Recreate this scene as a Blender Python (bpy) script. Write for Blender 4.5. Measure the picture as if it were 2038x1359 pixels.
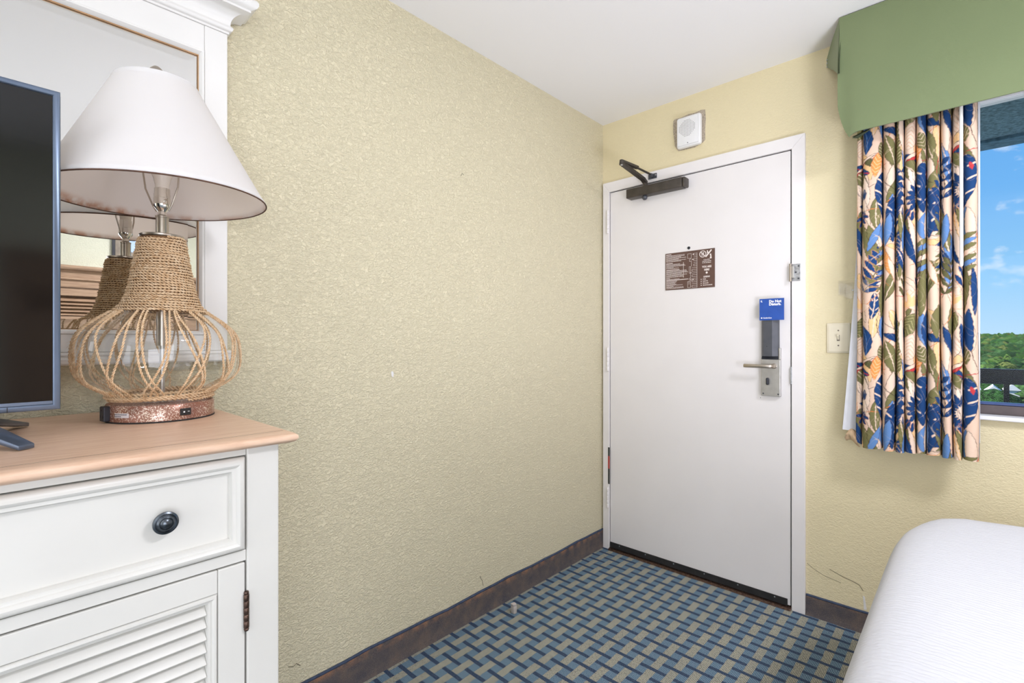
import bpy, bmesh, math, random
import numpy as np
from mathutils import Vector, Matrix, Quaternion

random.seed(7)
scene = bpy.context.scene
for o in list(bpy.data.objects):
    bpy.data.objects.remove(o)
COL = scene.collection
PI = math.pi

# ------------------------------------------------------------------ camera
W_PX, H_PX, F_PX = 2038.0, 1359.0, 975.0
cd = bpy.data.cameras.new('camera')
cam = bpy.data.objects.new('camera', cd)
COL.objects.link(cam)
cd.sensor_width = 36.0
cd.sensor_fit = 'HORIZONTAL'
cd.lens = 36.0 * F_PX / W_PX
cd.shift_y = (677.0 - H_PX / 2) / W_PX
cd.clip_start = 0.02
cd.clip_end = 3000
cam.location = (1.567, -2.456, 1.20)
cam.rotation_euler = (PI / 2, 0, math.atan2(911.0, 975.0))
scene.camera = cam

# ------------------------------------------------------------------ colour helper
def lin1(c):
    c = c / 255.0
    return c / 12.92 if c <= 0.04045 else ((c + 0.055) / 1.055) ** 2.4
def C(r, g, b):
    return (lin1(r), lin1(g), lin1(b), 1.0)

# ------------------------------------------------------------------ view
scene.view_settings.view_transform = 'Standard'
scene.view_settings.look = 'None'
scene.view_settings.gamma = 1.0
scene.view_settings.use_curve_mapping = False
scene.view_settings.exposure = 0.06

# ------------------------------------------------------------------ world: blue summer sky with small clouds
world = bpy.data.worlds.new('sky')
scene.world = world
world.use_nodes = True
wn, wl = world.node_tree.nodes, world.node_tree.links
wn.clear()
w_out = wn.new('ShaderNodeOutputWorld')
w_bg = wn.new('ShaderNodeBackground')
w_tc = wn.new('ShaderNodeTexCoord')
w_sep = wn.new('ShaderNodeSeparateXYZ')
wl.new(w_tc.outputs['Generated'], w_sep.inputs[0])
w_gr = wn.new('ShaderNodeValToRGB')
w_gr.color_ramp.elements[0].position = 0.0
w_gr.color_ramp.elements[0].color = C(186, 220, 246)
w_gr.color_ramp.elements[1].position = 0.55
w_gr.color_ramp.elements[1].color = C(66, 140, 220)
e = w_gr.color_ramp.elements.new(0.22)
e.color = C(112, 178, 238)
e = w_gr.color_ramp.elements.new(0.09)
e.color = C(150, 204, 245)
wl.new(w_sep.outputs['Z'], w_gr.inputs[0])
w_map = wn.new('ShaderNodeMapping')
w_map.inputs['Scale'].default_value = (1, 1, 1.6)
w_map.inputs['Location'].default_value = (0.31, 0.2, 0.64)
wl.new(w_tc.outputs['Generated'], w_map.inputs[0])
w_no = wn.new('ShaderNodeTexNoise')
w_no.inputs['Scale'].default_value = 9.0
w_no.inputs['Detail'].default_value = 7
w_no.inputs['Roughness'].default_value = 0.58
wl.new(w_map.outputs[0], w_no.inputs['Vector'])
w_cr = wn.new('ShaderNodeValToRGB')
w_cr.color_ramp.elements[0].position = 0.55
w_cr.color_ramp.elements[0].color = (0, 0, 0, 1)
w_cr.color_ramp.elements[1].position = 0.70
w_cr.color_ramp.elements[1].color = (1, 1, 1, 1)
wl.new(w_no.outputs['Fac'], w_cr.inputs[0])
w_mx = wn.new('ShaderNodeMixRGB')
w_mx.inputs[2].default_value = C(246, 249, 252)
wl.new(w_cr.outputs[0], w_mx.inputs[0])
wl.new(w_gr.outputs[0], w_mx.inputs[1])
wl.new(w_mx.outputs[0], w_bg.inputs[0])
w_bg.inputs[1].default_value = 1.15
wl.new(w_bg.outputs[0], w_out.inputs[0])

# ------------------------------------------------------------------ lights
def light(name, kind, loc, rot, energy, color=(1, 1, 1), **kw):
    d = bpy.data.lights.new(name, kind)
    d.energy = energy
    d.color = color
    for k, v in kw.items():
        setattr(d, k, v)
    o = bpy.data.objects.new(name, d)
    o.location = loc
    o.rotation_euler = rot
    COL.objects.link(o)
    return o
# sun standing high behind the building: lights the woods, never enters the room
light('sun', 'SUN', (0, -10, 30), (math.radians(50), 0, math.radians(-68)), 7.0, (1.0, 0.95, 0.86), angle=0.009)
# strobe bounced off the ceiling, then unseen fill lamps added to even out the room
def aim(loc, to):
    return (Vector(to) - Vector(loc)).to_track_quat('-Z', 'Y').to_euler()
SP = (2.05, -1.35, 0.82)
light('bounce_flash_light', 'SPOT', SP, aim(SP, (1.0, -0.75, 2.45)), 54, (0.98, 0.995, 1.125), spot_size=math.radians(128), spot_blend=1.0, shadow_soft_size=0.18)
light('bed_fill_light', 'AREA', (2.6, -1.25, 2.445), (0, 0, 0), 41, (0.98, 0.98, 1.075), shape='DISK', size=0.5)  # added fill above the bed, out of view; brightens floor and lower walls
light('rear_fill_light', 'AREA', (1.9, -4.1, 2.445), (0, 0, 0), 8, (0.985, 0.975, 1.04), shape='RECTANGLE', size=1.5, size_y=1.5)  # weak overhead fill added behind the camera; no fixture hangs there
light('rear_wall_fill_light', 'AREA', (1.9, -6.1, 1.15), (PI / 2, 0, 0), 48, (0.945, 0.99, 1.135), shape='RECTANGLE', size=2.6, size_y=2.2)  # added area fill in front of the closed rear wall
light('right_wall_fill_light', 'AREA', (3.62, -3.35, 0.95), (0, PI / 2, 0), 41, (0.955, 0.99, 1.135), shape='RECTANGLE', size=1.7, size_y=1.5)  # fill added at the right wall to lift the low left wall

# ------------------------------------------------------------------ node helpers
class NT:
    def __init__(s, name):
        s.m = bpy.data.materials.new(name)
        s.m.use_nodes = True
        s.n, s.l = s.m.node_tree.nodes, s.m.node_tree.links
        s.n.clear()
        s.out = s.n.new('ShaderNodeOutputMaterial')
        s.b = s.n.new('ShaderNodeBsdfPrincipled')
        s.l.new(s.b.outputs[0], s.out.inputs[0])
    def node(s, t, **kw):
        x = s.n.new(t)
        for k, v in kw.items():
            if hasattr(x, k):
                setattr(x, k, v)
            else:
                x.inputs[k].default_value = v
        return x
    def put(s, sock, v):
        if hasattr(v, 'is_output') or isinstance(v, bpy.types.NodeSocket):
            s.l.new(v, sock)
        else:
            sock.default_value = v
    def math(s, op, a, b=0.0, c=None):
        x = s.n.new('ShaderNodeMath'); x.operation = op
        s.put(x.inputs[0], a); s.put(x.inputs[1], b)
        if c is not None: s.put(x.inputs[2], c)
        return x.outputs[0]
    def mix(s, f, a, b, mode='MIX'):
        x = s.n.new('ShaderNodeMixRGB'); x.blend_type = mode
        s.put(x.inputs[0], f); s.put(x.inputs[1], a); s.put(x.inputs[2], b)
        return x.outputs[0]
    def pos(s):
        return s.n.new('ShaderNodeNewGeometry').outputs['Position']
    def obj(s):
        return s.n.new('ShaderNodeTexCoord').outputs['Object']
    def mapping(s, v, scale=(1, 1, 1), rot=(0, 0, 0), loc=(0, 0, 0)):
        x = s.n.new('ShaderNodeMapping')
        x.inputs['Scale'].default_value = scale
        x.inputs['Rotation'].default_value = rot
        x.inputs['Location'].default_value = loc
        s.l.new(v, x.inputs[0])
        return x.outputs[0]
    def noise(s, v, scale, detail=2, rough=0.5, dist=0.0):
        x = s.n.new('ShaderNodeTexNoise')
        x.inputs['Scale'].default_value = scale
        x.inputs['Detail'].default_value = detail
        x.inputs['Roughness'].default_value = rough
        x.inputs['Distortion'].default_value = dist
        s.l.new(v, x.inputs['Vector'])
        return x.outputs['Fac']
    def ramp(s, f, stops):
        x = s.n.new('ShaderNodeValToRGB')
        r = x.color_ramp
        while len(r.elements) < len(stops):
            r.elements.new(0.5)
        for el, (p, c) in zip(r.elements, stops):
            el.position = p
            el.color = c if len(c) == 4 else (*c, 1)
        s.put(x.inputs[0], f)
        return x.outputs[0]
    def bump(s, h, strength=0.3, dist=0.002):
        x = s.n.new('ShaderNodeBump')
        x.inputs['Strength'].default_value = strength
        x.inputs['Distance'].default_value = dist
        s.l.new(h, x.inputs['Height'])
        s.l.new(x.outputs[0], s.b.inputs['Normal'])
    def set(s, color=None, rough=None, metal=None, spec=None, **kw):
        if color is not None: s.put(s.b.inputs['Base Color'], color)
        if rough is not None: s.put(s.b.inputs['Roughness'], rough)
        if metal is not None: s.put(s.b.inputs['Metallic'], metal)
        if spec is not None: s.put(s.b.inputs['Specular IOR Level'], spec)
        for k, v in kw.items(): s.put(s.b.inputs[k], v)
        return s
BW = ((0, 0, 0, 1), (1, 1, 1, 1))

MAT = {}
def plain(name, col, rough=0.5, metal=0.0, spec=0.5, vary=0.05, nscale=25, bump=0.0, bscale=200, bdist=0.001):
    t = NT(name)
    p = t.obj()
    n = t.noise(p, nscale, 3)
    dark = tuple(c * (1 - vary * 2) for c in col[:3]) + (1,)
    light_ = tuple(min(1, c * (1 + vary)) for c in col[:3]) + (1,)
    t.set(t.ramp(n, [(0.3, dark), (0.7, light_)]), rough, metal, spec)
    if bump:
        t.bump(t.noise(p, bscale, 2), bump, bdist)
    MAT[name] = t.m
    return t.m

# wall plaster
def wall_mat(name, col, bs):
    t = NT(name)
    p = t.pos()
    n1 = t.noise(t.mapping(p, (1, 1, 1.5)), 74, 3, 0.55, 1.4)
    h = t.ramp(n1, [(0.36, BW[0]), (0.60, BW[1])])
    n2 = t.noise(p, 7, 3)
    h2 = t.math('MULTIPLY_ADD', n2, 2.2, h)
    t.bump(h2, bs, 0.0036)
    big = t.noise(p, 1.6, 2)
    c2 = tuple(c * 0.965 for c in col[:3]) + (1,)
    t.set(t.mix(big, c2, col), 0.55, 0, 0.3)
    MAT[name] = t.m
wall_mat('plaster', C(235, 225, 193), 0.75)
wall_mat('plaster_back', C(236, 223, 184), 0.34)
wall_mat('plaster_green', C(232, 234, 214), 0.5)
t = NT('ceiling_paint'); t.set(C(248, 247, 247), 0.8, 0, 0.2)
t.bump(t.noise(t.pos(), 40, 3), 0.08, 0.002); MAT['ceiling_paint'] = t.m

# carpet: basket weave of tan bars and navy bars over ribbed blue
t = NT('carpet')
sp = t.node('ShaderNodeSeparateXYZ')
wob = t.node('ShaderNodeVectorMath', operation='MULTIPLY_ADD')
nz = t.node('ShaderNodeTexNoise'); nz.inputs['Scale'].default_value = 30; nz.inputs['Detail'].default_value = 2
t.l.new(t.pos(), nz.inputs['Vector'])
t.l.new(nz.outputs['Color'], wob.inputs[0]); wob.inputs[1].default_value = (0.004, 0.004, 0)
t.l.new(t.pos(), wob.inputs[2])
t.l.new(wob.outputs[0], sp.inputs[0])
x, y = sp.outputs['X'], sp.outputs['Y']
PX, PY, X0, Y0 = 0.0645, 0.1030, 0.4015, -0.798
def wrapd(v, c0, per):
    a = t.math('SUBTRACT', v, c0 - per / 2 - per * 60)
    a = t.math('MODULO', a, per)
    return t.math('ABSOLUTE', t.math('SUBTRACT', a, per / 2))
def rect(xc, yc, hx, hy):
    a = t.math('LESS_THAN', wrapd(x, xc, 2 * PX), hx)
    b = t.math('LESS_THAN', wrapd(y, yc, PY), hy)
    return t.math('MULTIPLY', a, b)
tan = t.math('MAXIMUM', rect(X0, Y0, 0.0150, 0.0435), rect(X0 + PX, Y0 + PY / 2, 0.0150, 0.0435))
navy = t.math('MAXIMUM', rect(X0, Y0 + PY / 2, 0.050, 0.0082), rect(X0 + PX, Y0, 0.050, 0.0082))
rib = t.math('MODULO', t.math('ADD', x, 10.0), 0.0046)
ribm = t.math('LESS_THAN', rib, 0.0023)
ply = t.noise(t.mapping(t.pos(), (1, 0.35, 1)), 420, 2)
fade = t.noise(t.pos(), 5, 3)
blue = t.mix(ribm, C(37, 68, 103), C(134, 166, 184))
tanc = t.mix(ribm, C(104, 108, 106), C(207, 201, 176))
tanc = t.mix(t.math('LESS_THAN', ply, 0.44), tanc, C(152, 148, 126))
col = t.mix(tan, blue, tanc)
col = t.mix(navy, col, C(22, 48, 84))
col = t.mix(0.16, col, t.ramp(ply, [(0.3, C(22, 40, 64)), (0.7, C(196, 204, 204))]))
col = t.mix(t.math('MULTIPLY', fade, 0.22), col, C(60, 78, 96))
t.set(col, 0.95, 0, 0.1)
hh = t.math('SUBTRACT', t.math('ADD', t.math('MULTIPLY', ply, 0.6), t.math('MULTIPLY', ribm, 0.4)), t.math('MULTIPLY', navy, 0.5))
t.bump(hh, 0.6, 0.003)
MAT['carpet'] = t.m

# carpet skirting: worn brown-grey
t = NT('skirting_carpet')
p = t.pos()
n = t.noise(p, 15, 5, 0.65); f = t.noise(p, 480, 3, 0.75)
sz = t.node('ShaderNodeSeparateXYZ'); t.l.new(p, sz.inputs[0])
c = t.ramp(n, [(0.30, C(90, 88, 94)), (0.52, C(112, 103, 100)), (0.72, C(134, 116, 104))])
edge = t.math('MULTIPLY', t.ramp(sz.outputs['Z'], [(0.070, BW[0]), (0.094, BW[1])]), t.ramp(t.noise(p, 24, 4), [(0.40, BW[0]), (0.62, BW[1])]))
c = t.mix(t.math('MULTIPLY', edge, 0.75), c, C(196, 142, 104))
c = t.mix(t.ramp(f, [(0.35, (0.45,) * 3), (0.7, (0, 0, 0))]), c, C(40, 42, 54))
c = t.mix(t.ramp(t.noise(p, 760, 1), [(0.62, BW[0]), (0.72, (0.5,) * 3)]), c, C(176, 160, 146))
t.set(c, 0.95, 0, 0.1); t.bump(f, 0.7, 0.002); MAT['skirting_carpet'] = t.m
plain('navy_binding', C(62, 74, 98), 0.8, vary=0.15, nscale=60)

plain('door_paint', C(238, 234, 232), 0.42, vary=0.012, nscale=4, bump=0.03, bscale=60)
plain('frame_paint', C(242, 238, 236), 0.4, vary=0.015, nscale=8, bump=0.04, bscale=50)
plain('black_rubber', C(38, 36, 36), 0.7, vary=0.2)
plain('gap_dark', C(74, 76, 84), 0.7, vary=0.2, nscale=40)
plain('bronze', C(86, 80, 74), 0.42, 0.55, vary=0.12, nscale=18, bump=0.05, bscale=400)
plain('steel', C(196, 194, 190), 0.34, 0.85, vary=0.06, nscale=30)
plain('zinc', C(190, 192, 196), 0.32, 0.8, vary=0.2, nscale=90)
plain('chrome', C(225, 222, 216), 0.16, 1.0, vary=0.02)
plain('nickel', C(186, 176, 164), 0.30, 0.95, vary=0.06, nscale=14)
plain('graphite', C(84, 86, 92), 0.38, 0.3, vary=0.08)
plain('graphite_dark', C(46, 48, 56), 0.45, 0.2, vary=0.1)
plain('pewter', C(98, 104, 110), 0.28, 0.9, vary=0.22, nscale=60)
plain('old_bronze', C(92, 72, 62), 0.4, 0.75, vary=0.3, nscale=120)
plain('cream_plastic', C(236, 226, 200), 0.3, vary=0.012)
plain('white_plastic', C(243, 243, 243), 0.35, vary=0.01)
plain('dark_hole', C(70, 66, 64), 0.8, vary=0.05)
plain('white_paint', C(240, 238, 234), 0.38, vary=0.014, nscale=7, bump=0.03, bscale=80)
plain('dresser_paint', C(218, 216, 209), 0.36, vary=0.018, nscale=6, bump=0.04, bscale=90)
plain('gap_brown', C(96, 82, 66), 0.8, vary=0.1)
plain('amber_edge', C(206, 160, 112), 0.4, vary=0.08)
plain('tv_case', C(40, 48, 60), 0.3, 0.3, vary=0.05)
plain('tv_bezel', C(108, 122, 142), 0.3, 0.7, vary=0.03)
plain('tv_foot', C(98, 108, 124), 0.3, 0.6, vary=0.05)
plain('brown_plaque', C(100, 74, 64), 0.4, vary=0.05)
plain('plaque_print', C(240, 230, 224), 0.5, vary=0.02)
plain('dnd_blue', C(38, 84, 172), 0.3, vary=0.06, nscale=30)
plain('print_white', C(250, 250, 252), 0.5, vary=0.0)
plain('print_grey', C(92, 92, 100), 0.6, vary=0.0)
plain('label_white', C(226, 220, 222), 0.5, vary=0.02)
plain('bare_plaster', C(194, 180, 160), 0.9, vary=0.18, nscale=160, bump=0.6, bscale=300, bdist=0.003)
plain('chip_white', C(236, 234, 232), 0.8, vary=0.04)
plain('crack_dark', C(112, 104, 84), 0.9, vary=0.1)
plain('red_tape', C(196, 84, 78), 0.6, vary=0.2, nscale=400)
plain('dark_tape', C(70, 72, 70), 0.6, vary=0.2, nscale=400)
plain('lining_cloth', C(226, 228, 234), 0.8, vary=0.02, bump=0.1, bscale=300)
plain('wand_white', C(238, 236, 232), 0.35, vary=0.01)
plain('win_frame', C(92, 82, 82), 0.45, 0.3, vary=0.08)
plain('win_reflect_track_blue', C(58, 74, 118), 0.3, 0.5, vary=0.08)  # blue of the painted reflection line, also used on the head track
plain('win_white', C(240, 240, 244), 0.4, vary=0.01)
plain('balcony_soffit', C(112, 134, 142), 0.9, vary=0.25, nscale=60, bump=0.8, bscale=60, bdist=0.01)
plain('balcony_edge', C(90, 118, 134), 0.9, vary=0.2, nscale=30, bump=0.8, bscale=60, bdist=0.01)
plain('concrete', C(176, 172, 164), 0.9, vary=0.12, nscale=12)
plain('rail_navy', C(12, 20, 36), 0.3, 0.0, vary=0.35, nscale=90)
plain('headboard_wood', C(178, 148, 122), 0.45, vary=0.1, nscale=9)
plain('headboard_dark', C(112, 88, 70), 0.6, vary=0.08)
plain('picture_black', C(34, 34, 44), 0.4, vary=0.05)
plain('picture_brown', C(132, 120, 104), 0.5, vary=0.1)
plain('picture_blue', C(178, 204, 232), 0.5, vary=0.05)
plain('house_white', C(236, 236, 238), 0.8, vary=0.03)
plain('house_blue', C(74, 150, 196), 0.7, vary=0.05)
plain('tower_red', C(206, 96, 84), 0.7, vary=0.05)
plain('bark', C(110, 92, 76), 0.9, vary=0.2)
plain('bulb_glass', C(238, 228, 216), 0.25, vary=0.01)
plain('trim_brown', C(96, 66, 50), 0.7, vary=0.2, nscale=60)
plain('cord_white', C(222, 214, 206), 0.5, vary=0.02)
plain('stop_rubber', C(196, 188, 182), 0.7, vary=0.06, nscale=90)
plain('rope_dark', C(120, 88, 58), 0.95, vary=0.15, nscale=120)
plain('wood_side', C(228, 186, 150), 0.35, vary=0.05)

# valance cloth
t = NT('valance_cloth'); p = t.pos()
w1 = t.noise(t.mapping(p, (1, 1, 1)), 700, 2)
t.set(t.mix(t.noise(p, 3, 3), C(116, 129, 92), C(128, 140, 102)), 0.85, 0, 0.2)
t.b.inputs['Sheen Weight'].default_value = 0.2
t.bump(w1, 0.35, 0.001); MAT['valance_cloth'] = t.m
plain('valance_inner', C(74, 88, 62), 0.9, vary=0.06)

# dresser top wood
t = NT('top_wood'); p = t.pos()
g = t.noise(t.mapping(p, (26, 2.2, 10)), 6, 4, 0.6, 0.4)
g2 = t.noise(t.mapping(p, (90, 3, 20)), 10, 2)
c = t.ramp(g, [(0.3, C(220, 180, 150)), (0.55, C(236, 202, 174)), (0.75, C(244, 214, 188))])
c = t.mix(t.math('MULTIPLY', g2, 0.25), c, C(190, 142, 108))
t.set(c, 0.36, 0, 0.5); MAT['top_wood'] = t.m

# headboard wood replaced with grain
t = NT('headboard_grain'); p = t.pos()
g = t.noise(t.mapping(p, (8, 2, 30)), 5, 4)
t.set(t.ramp(g, [(0.3, C(156, 126, 102)), (0.7, C(190, 160, 132))]), 0.5); MAT['headboard_grain'] = t.m

# bedspread
t = NT('bedspread'); p = t.pos()
wv = t.node('ShaderNodeTexWave', wave_type='BANDS', bands_direction='Y')
wv.inputs['Scale'].default_value = 26; wv.inputs['Distortion'].default_value = 5.0
wv.inputs['Detail'].default_value = 2; wv.inputs['Detail Scale'].default_value = 3.0
t.l.new(t.mapping(p, (0.5, 1, 1)), wv.inputs['Vector'])
br = t.math('MULTIPLY', wv.outputs['Fac'], t.math('ADD', 0.35, t.noise(p, 55, 2)))
t.set(C(210, 211, 215), 0.9, 0, 0.1)
t.b.inputs['Sheen Weight'].default_value = 0.15
t.bump(br, 0.32, 0.003); MAT['bedspread'] = t.m

# curtain print comes from a colour attribute made by the leaf painter below
t = NT('curtain_print')
at = t.node('ShaderNodeVertexColor'); at.layer_name = 'print'
t.set(at.outputs['Color'], 0.85, 0, 0.15)
t.bump(t.noise(t.pos(), 900, 2), 0.2, 0.001); MAT['curtain_print'] = t.m

# rope
t = NT('rope'); p = t.obj()
n = t.noise(p, 90, 3, 0.6); n2 = t.noise(p, 900, 2)
c = t.ramp(n, [(0.28, C(204, 166, 124)), (0.5, C(234, 204, 166)), (0.75, C(248, 226, 194))])
c = t.mix(t.math('MULTIPLY', n2, 0.30), c, C(176, 134, 92))
t.set(c, 0.85, 0, 0.15); t.bump(n2, 0.6, 0.001); MAT['rope'] = t.m

# lamp base: bronze with worn silver flecks
t = NT('worn_base'); p = t.obj()
n = t.noise(t.mapping(p, (1, 1, 1.2)), 330, 5, 0.65)
big = t.noise(p, 14, 2)
m = t.ramp(t.math('ADD', n, t.math('MULTIPLY', big, 0.36)), [(0.745, BW[0]), (0.80, BW[1])])
c = t.mix(m, C(152, 104, 86), C(232, 214, 198))
t.set(c, 0.32, t.math('MULTIPLY_ADD', m, 0.2, 0.35), 0.5); MAT['worn_base'] = t.m

# lamp shade outside / inside
t = NT('shade_cloth')
t.n.remove(t.b)
df = t.node('ShaderNodeBsdfDiffuse'); df.inputs['Color'].default_value = C(254, 254, 254)
tr = t.node('ShaderNodeBsdfTranslucent'); tr.inputs['Color'].default_value = C(254, 252, 250)
mx = t.node('ShaderNodeMixShader'); mx.inputs[0].default_value = 0.40
wv = t.noise(t.mapping(t.obj(), (1, 1, 0.1)), 500, 2)
bp = t.node('ShaderNodeBump'); bp.inputs['Strength'].default_value = 0.1; bp.inputs['Distance'].default_value = 0.001
t.l.new(wv, bp.inputs['Height']); t.l.new(bp.outputs[0], df.inputs['Normal'])
t.l.new(df.outputs[0], mx.inputs[1]); t.l.new(tr.outputs[0], mx.inputs[2]); t.l.new(mx.outputs[0], t.out.inputs[0])
MAT['shade_cloth'] = t.m
t = NT('shade_lining'); p = t.obj()
sz = t.node('ShaderNodeSeparateXYZ'); t.l.new(p, sz.inputs[0])
st = t.math('MULTIPLY', t.ramp(sz.outputs['Z'], [(0.487, BW[1]), (0.502, BW[0])]), t.ramp(t.noise(p, 30, 4), [(0.42, BW[0]), (0.6, BW[1])]))
t.n.remove(t.b)
lc = t.mix(t.math('MULTIPLY', st, 0.8), C(254, 246, 240), C(206, 142, 92))
df = t.node('ShaderNodeBsdfDiffuse'); tr = t.node('ShaderNodeBsdfTranslucent'); mx = t.node('ShaderNodeMixShader')
mx.inputs[0].default_value = 0.62
t.l.new(lc, df.inputs['Color']); t.l.new(lc, tr.inputs['Color'])
t.l.new(df.outputs[0], mx.inputs[1]); t.l.new(tr.outputs[0], mx.inputs[2]); t.l.new(mx.outputs[0], t.out.inputs[0])
MAT['shade_lining'] = t.m

# clear things: thin glass (see-through with a fresnel gloss)
def thin_glass(name, tint, gloss=1.0, rough=0.02, edge=0.6):
    t = NT(name); t.n.remove(t.b)
    a = t.node('ShaderNodeBsdfTransparent'); a.inputs['Color'].default_value = tint
    g = t.node('ShaderNodeBsdfGlossy'); g.inputs['Roughness'].default_value = rough
    g.inputs['Color'].default_value = (gloss, gloss, gloss, 1)
    lw = t.node('ShaderNodeLayerWeight'); lw.inputs['Blend'].default_value = 0.5
    f = t.math('MULTIPLY_ADD', t.math('POWER', lw.outputs['Facing'], 4.0), edge, 0.05)
    mx = t.node('ShaderNodeMixShader')
    t.l.new(f, mx.inputs[0]); t.l.new(a.outputs[0], mx.inputs[1]); t.l.new(g.outputs[0], mx.inputs[2])
    t.l.new(mx.outputs[0], t.out.inputs[0])
    MAT[name] = t.m
thin_glass('lamp_glass', (0.965, 0.97, 0.965, 1))
thin_glass('window_glass', (0.975, 0.985, 0.99, 1), 0.08, 0.0, 0.2)
thin_glass('clear_plastic', (0.975, 0.972, 0.97, 1), 1.0, 0.08, 0.5)

t = NT('mirror_glass'); t.set(C(234, 233, 229), 0.0, 1.0); MAT['mirror_glass'] = t.m
t = NT('tv_screen'); t.set(C(8, 9, 10), 0.09, 0.0, 0.6); MAT['tv_screen'] = t.m

# woods
t = NT('woods'); p = t.pos()
at = t.node('ShaderNodeVertexColor'); at.layer_name = 'tint'
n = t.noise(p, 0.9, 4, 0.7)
c = t.mix(t.ramp(n, [(0.40, BW[1]), (0.60, BW[0])]), at.outputs['Color'], C(30, 56, 26))  # dark noise puts the shaded gaps of the crowns into the colour
t.set(c, 0.9, 0, 0.1); t.bump(t.noise(p, 1.6, 4, 0.7), 1.0, 1.2); MAT['woods'] = t.m
plain('forest_ground', C(86, 116, 62), 0.95, vary=0.2, nscale=0.05)

# ------------------------------------------------------------------ mesh helpers
class MB:
    def __init__(s):
        s.v, s.f = [], []
    def add(s, vs, fs):
        b = len(s.v)
        s.v.extend([tuple(map(float, q)) for q in vs])
        s.f.extend([tuple(b + i for i in q) for q in fs])
        return s
    def box(s, x0, x1, y0, y1, z0, z1, bev=0.0, seg=2):
        vs = [(x0, y0, z0), (x1, y0, z0), (x1, y1, z0), (x0, y1, z0), (x0, y0, z1), (x1, y0, z1), (x1, y1, z1), (x0, y1, z1)]
        fs = [(0, 3, 2, 1), (4, 5, 6, 7), (0, 1, 5, 4), (1, 2, 6, 5), (2, 3, 7, 6), (3, 0, 4, 7)]
        if bev <= 0:
            return s.add(vs, fs)
        bm = bmesh.new()
        bv = [bm.verts.new(q) for q in vs]
        for q in fs: bm.faces.new([bv[i] for i in q])
        bmesh.ops.bevel(bm, geom=list(bm.edges), offset=bev, segments=seg, profile=0.5, affect='EDGES')
        return s.addbm(bm)
    def addbm(s, bm):
        bm.verts.index_update()
        s.add([v.co for v in bm.verts], [[v.index for v in q.verts] for q in bm.faces])
        bm.free()
        return s
    def tube(s, pts, r, n=10, cap=True):
        pts = [Vector(q) for q in pts]
        rs = r if hasattr(r, '__len__') else [r] * len(pts)
        b = len(s.v)
        tg = [(pts[min(i + 1, len(pts) - 1)] - pts[max(i - 1, 0)]).normalized() for i in range(len(pts))]
        up = Vector((0, 0, 1)) if abs(tg[0].z) < 0.9 else Vector((1, 0, 0))
        u = (up - tg[0] * up.dot(tg[0])).normalized()
        for i, q in enumerate(pts):
            u = (u - tg[i] * u.dot(tg[i])).normalized()
            w = tg[i].cross(u)
            for k in range(n):
                a = 2 * PI * k / n
                s.v.append(tuple(q + (u * math.cos(a) + w * math.sin(a)) * rs[i]))
        for i in range(len(pts) - 1):
            for k in range(n):
                k2 = (k + 1) % n
                s.f.append((b + i * n + k, b + i * n + k2, b + (i + 1) * n + k2, b + (i + 1) * n + k))
        if cap:
            s.f.append(tuple(b + k for k in range(n))[::-1])
            s.f.append(tuple(b + (len(pts) - 1) * n + k for k in range(n)))
        return s
    def lathe(s, prof, c=(0, 0, 0), n=48, axis='Z', closed=False):
        b = len(s.v)
        m = len(prof)
        for r, h in prof:
            for k in range(n):
                a = 2 * PI * k / n
                q = (r * math.cos(a), r * math.sin(a), h)
                if axis == 'X': q = (q[2], q[0], q[1])
                if axis == 'Y': q = (q[1], q[2], q[0])
                s.v.append((q[0] + c[0], q[1] + c[1], q[2] + c[2]))
        for i in range(m if closed else m - 1):
            j = (i + 1) % m
            for k in range(n):
                k2 = (k + 1) % n
                s.f.append((b + i * n + k, b + i * n + k2, b + j * n + k2, b + j * n + k))
        return s
    def prism(s, poly, a0, a1, axis='Y', bev=0.0):
        # poly: 2D list; axis Y -> (x,z); X -> (y,z); Z -> (x,y)
        def mk(p, a):
            return (p[0], a, p[1]) if axis == 'Y' else ((a, p[0], p[1]) if axis == 'X' else (p[0], p[1], a))
        n = len(poly)
        vs = [mk(p, a0) for p in poly] + [mk(p, a1) for p in poly]
        fs = [tuple(range(n)), tuple(range(2 * n - 1, n - 1, -1))] + [(i, n + i, n + (i + 1) % n, (i + 1) % n) for i in range(n)]
        if bev <= 0:
            return s.add(vs, fs)
        bm = bmesh.new(); bv = [bm.verts.new(q) for q in vs]
        for q in fs: bm.faces.new([bv[i] for i in q])
        bmesh.ops.recalc_face_normals(bm, faces=bm.faces)
        bmesh.ops.bevel(bm, geom=list(bm.edges), offset=bev, segments=2, profile=0.5, affect='EDGES')
        return s.addbm(bm)
    def grid(s, P):
        # P: array (ny, nx, 3)
        P = np.asarray(P); ny, nx = P.shape[:2]; b = len(s.v)
        s.v.extend(map(tuple, P.reshape(-1, 3)))
        for j in range(ny - 1):
            for i in range(nx - 1):
                q = b + j * nx + i
                s.f.append((q, q + 1, q + nx + 1, q + nx))
        return s
    def frame_yz(s, y0, y1, z0, z1, prof, closed_back=True):
        # mitred picture-frame moulding facing +X ; prof: list of (inset, x)
        b = len(s.v); m = len(prof)
        for d, xx in prof:
            s.v.extend([(xx, y0 + d, z0 + d), (xx, y1 - d, z0 + d), (xx, y1 - d, z1 - d), (xx, y0 + d, z1 - d)])
        for i in range(m - 1):
            for k in range(4):
                k2 = (k + 1) % 4
                s.f.append((b + 4 * i + k, b + 4 * i + k2, b + 4 * (i + 1) + k2, b + 4 * (i + 1) + k))
        return s

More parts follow.
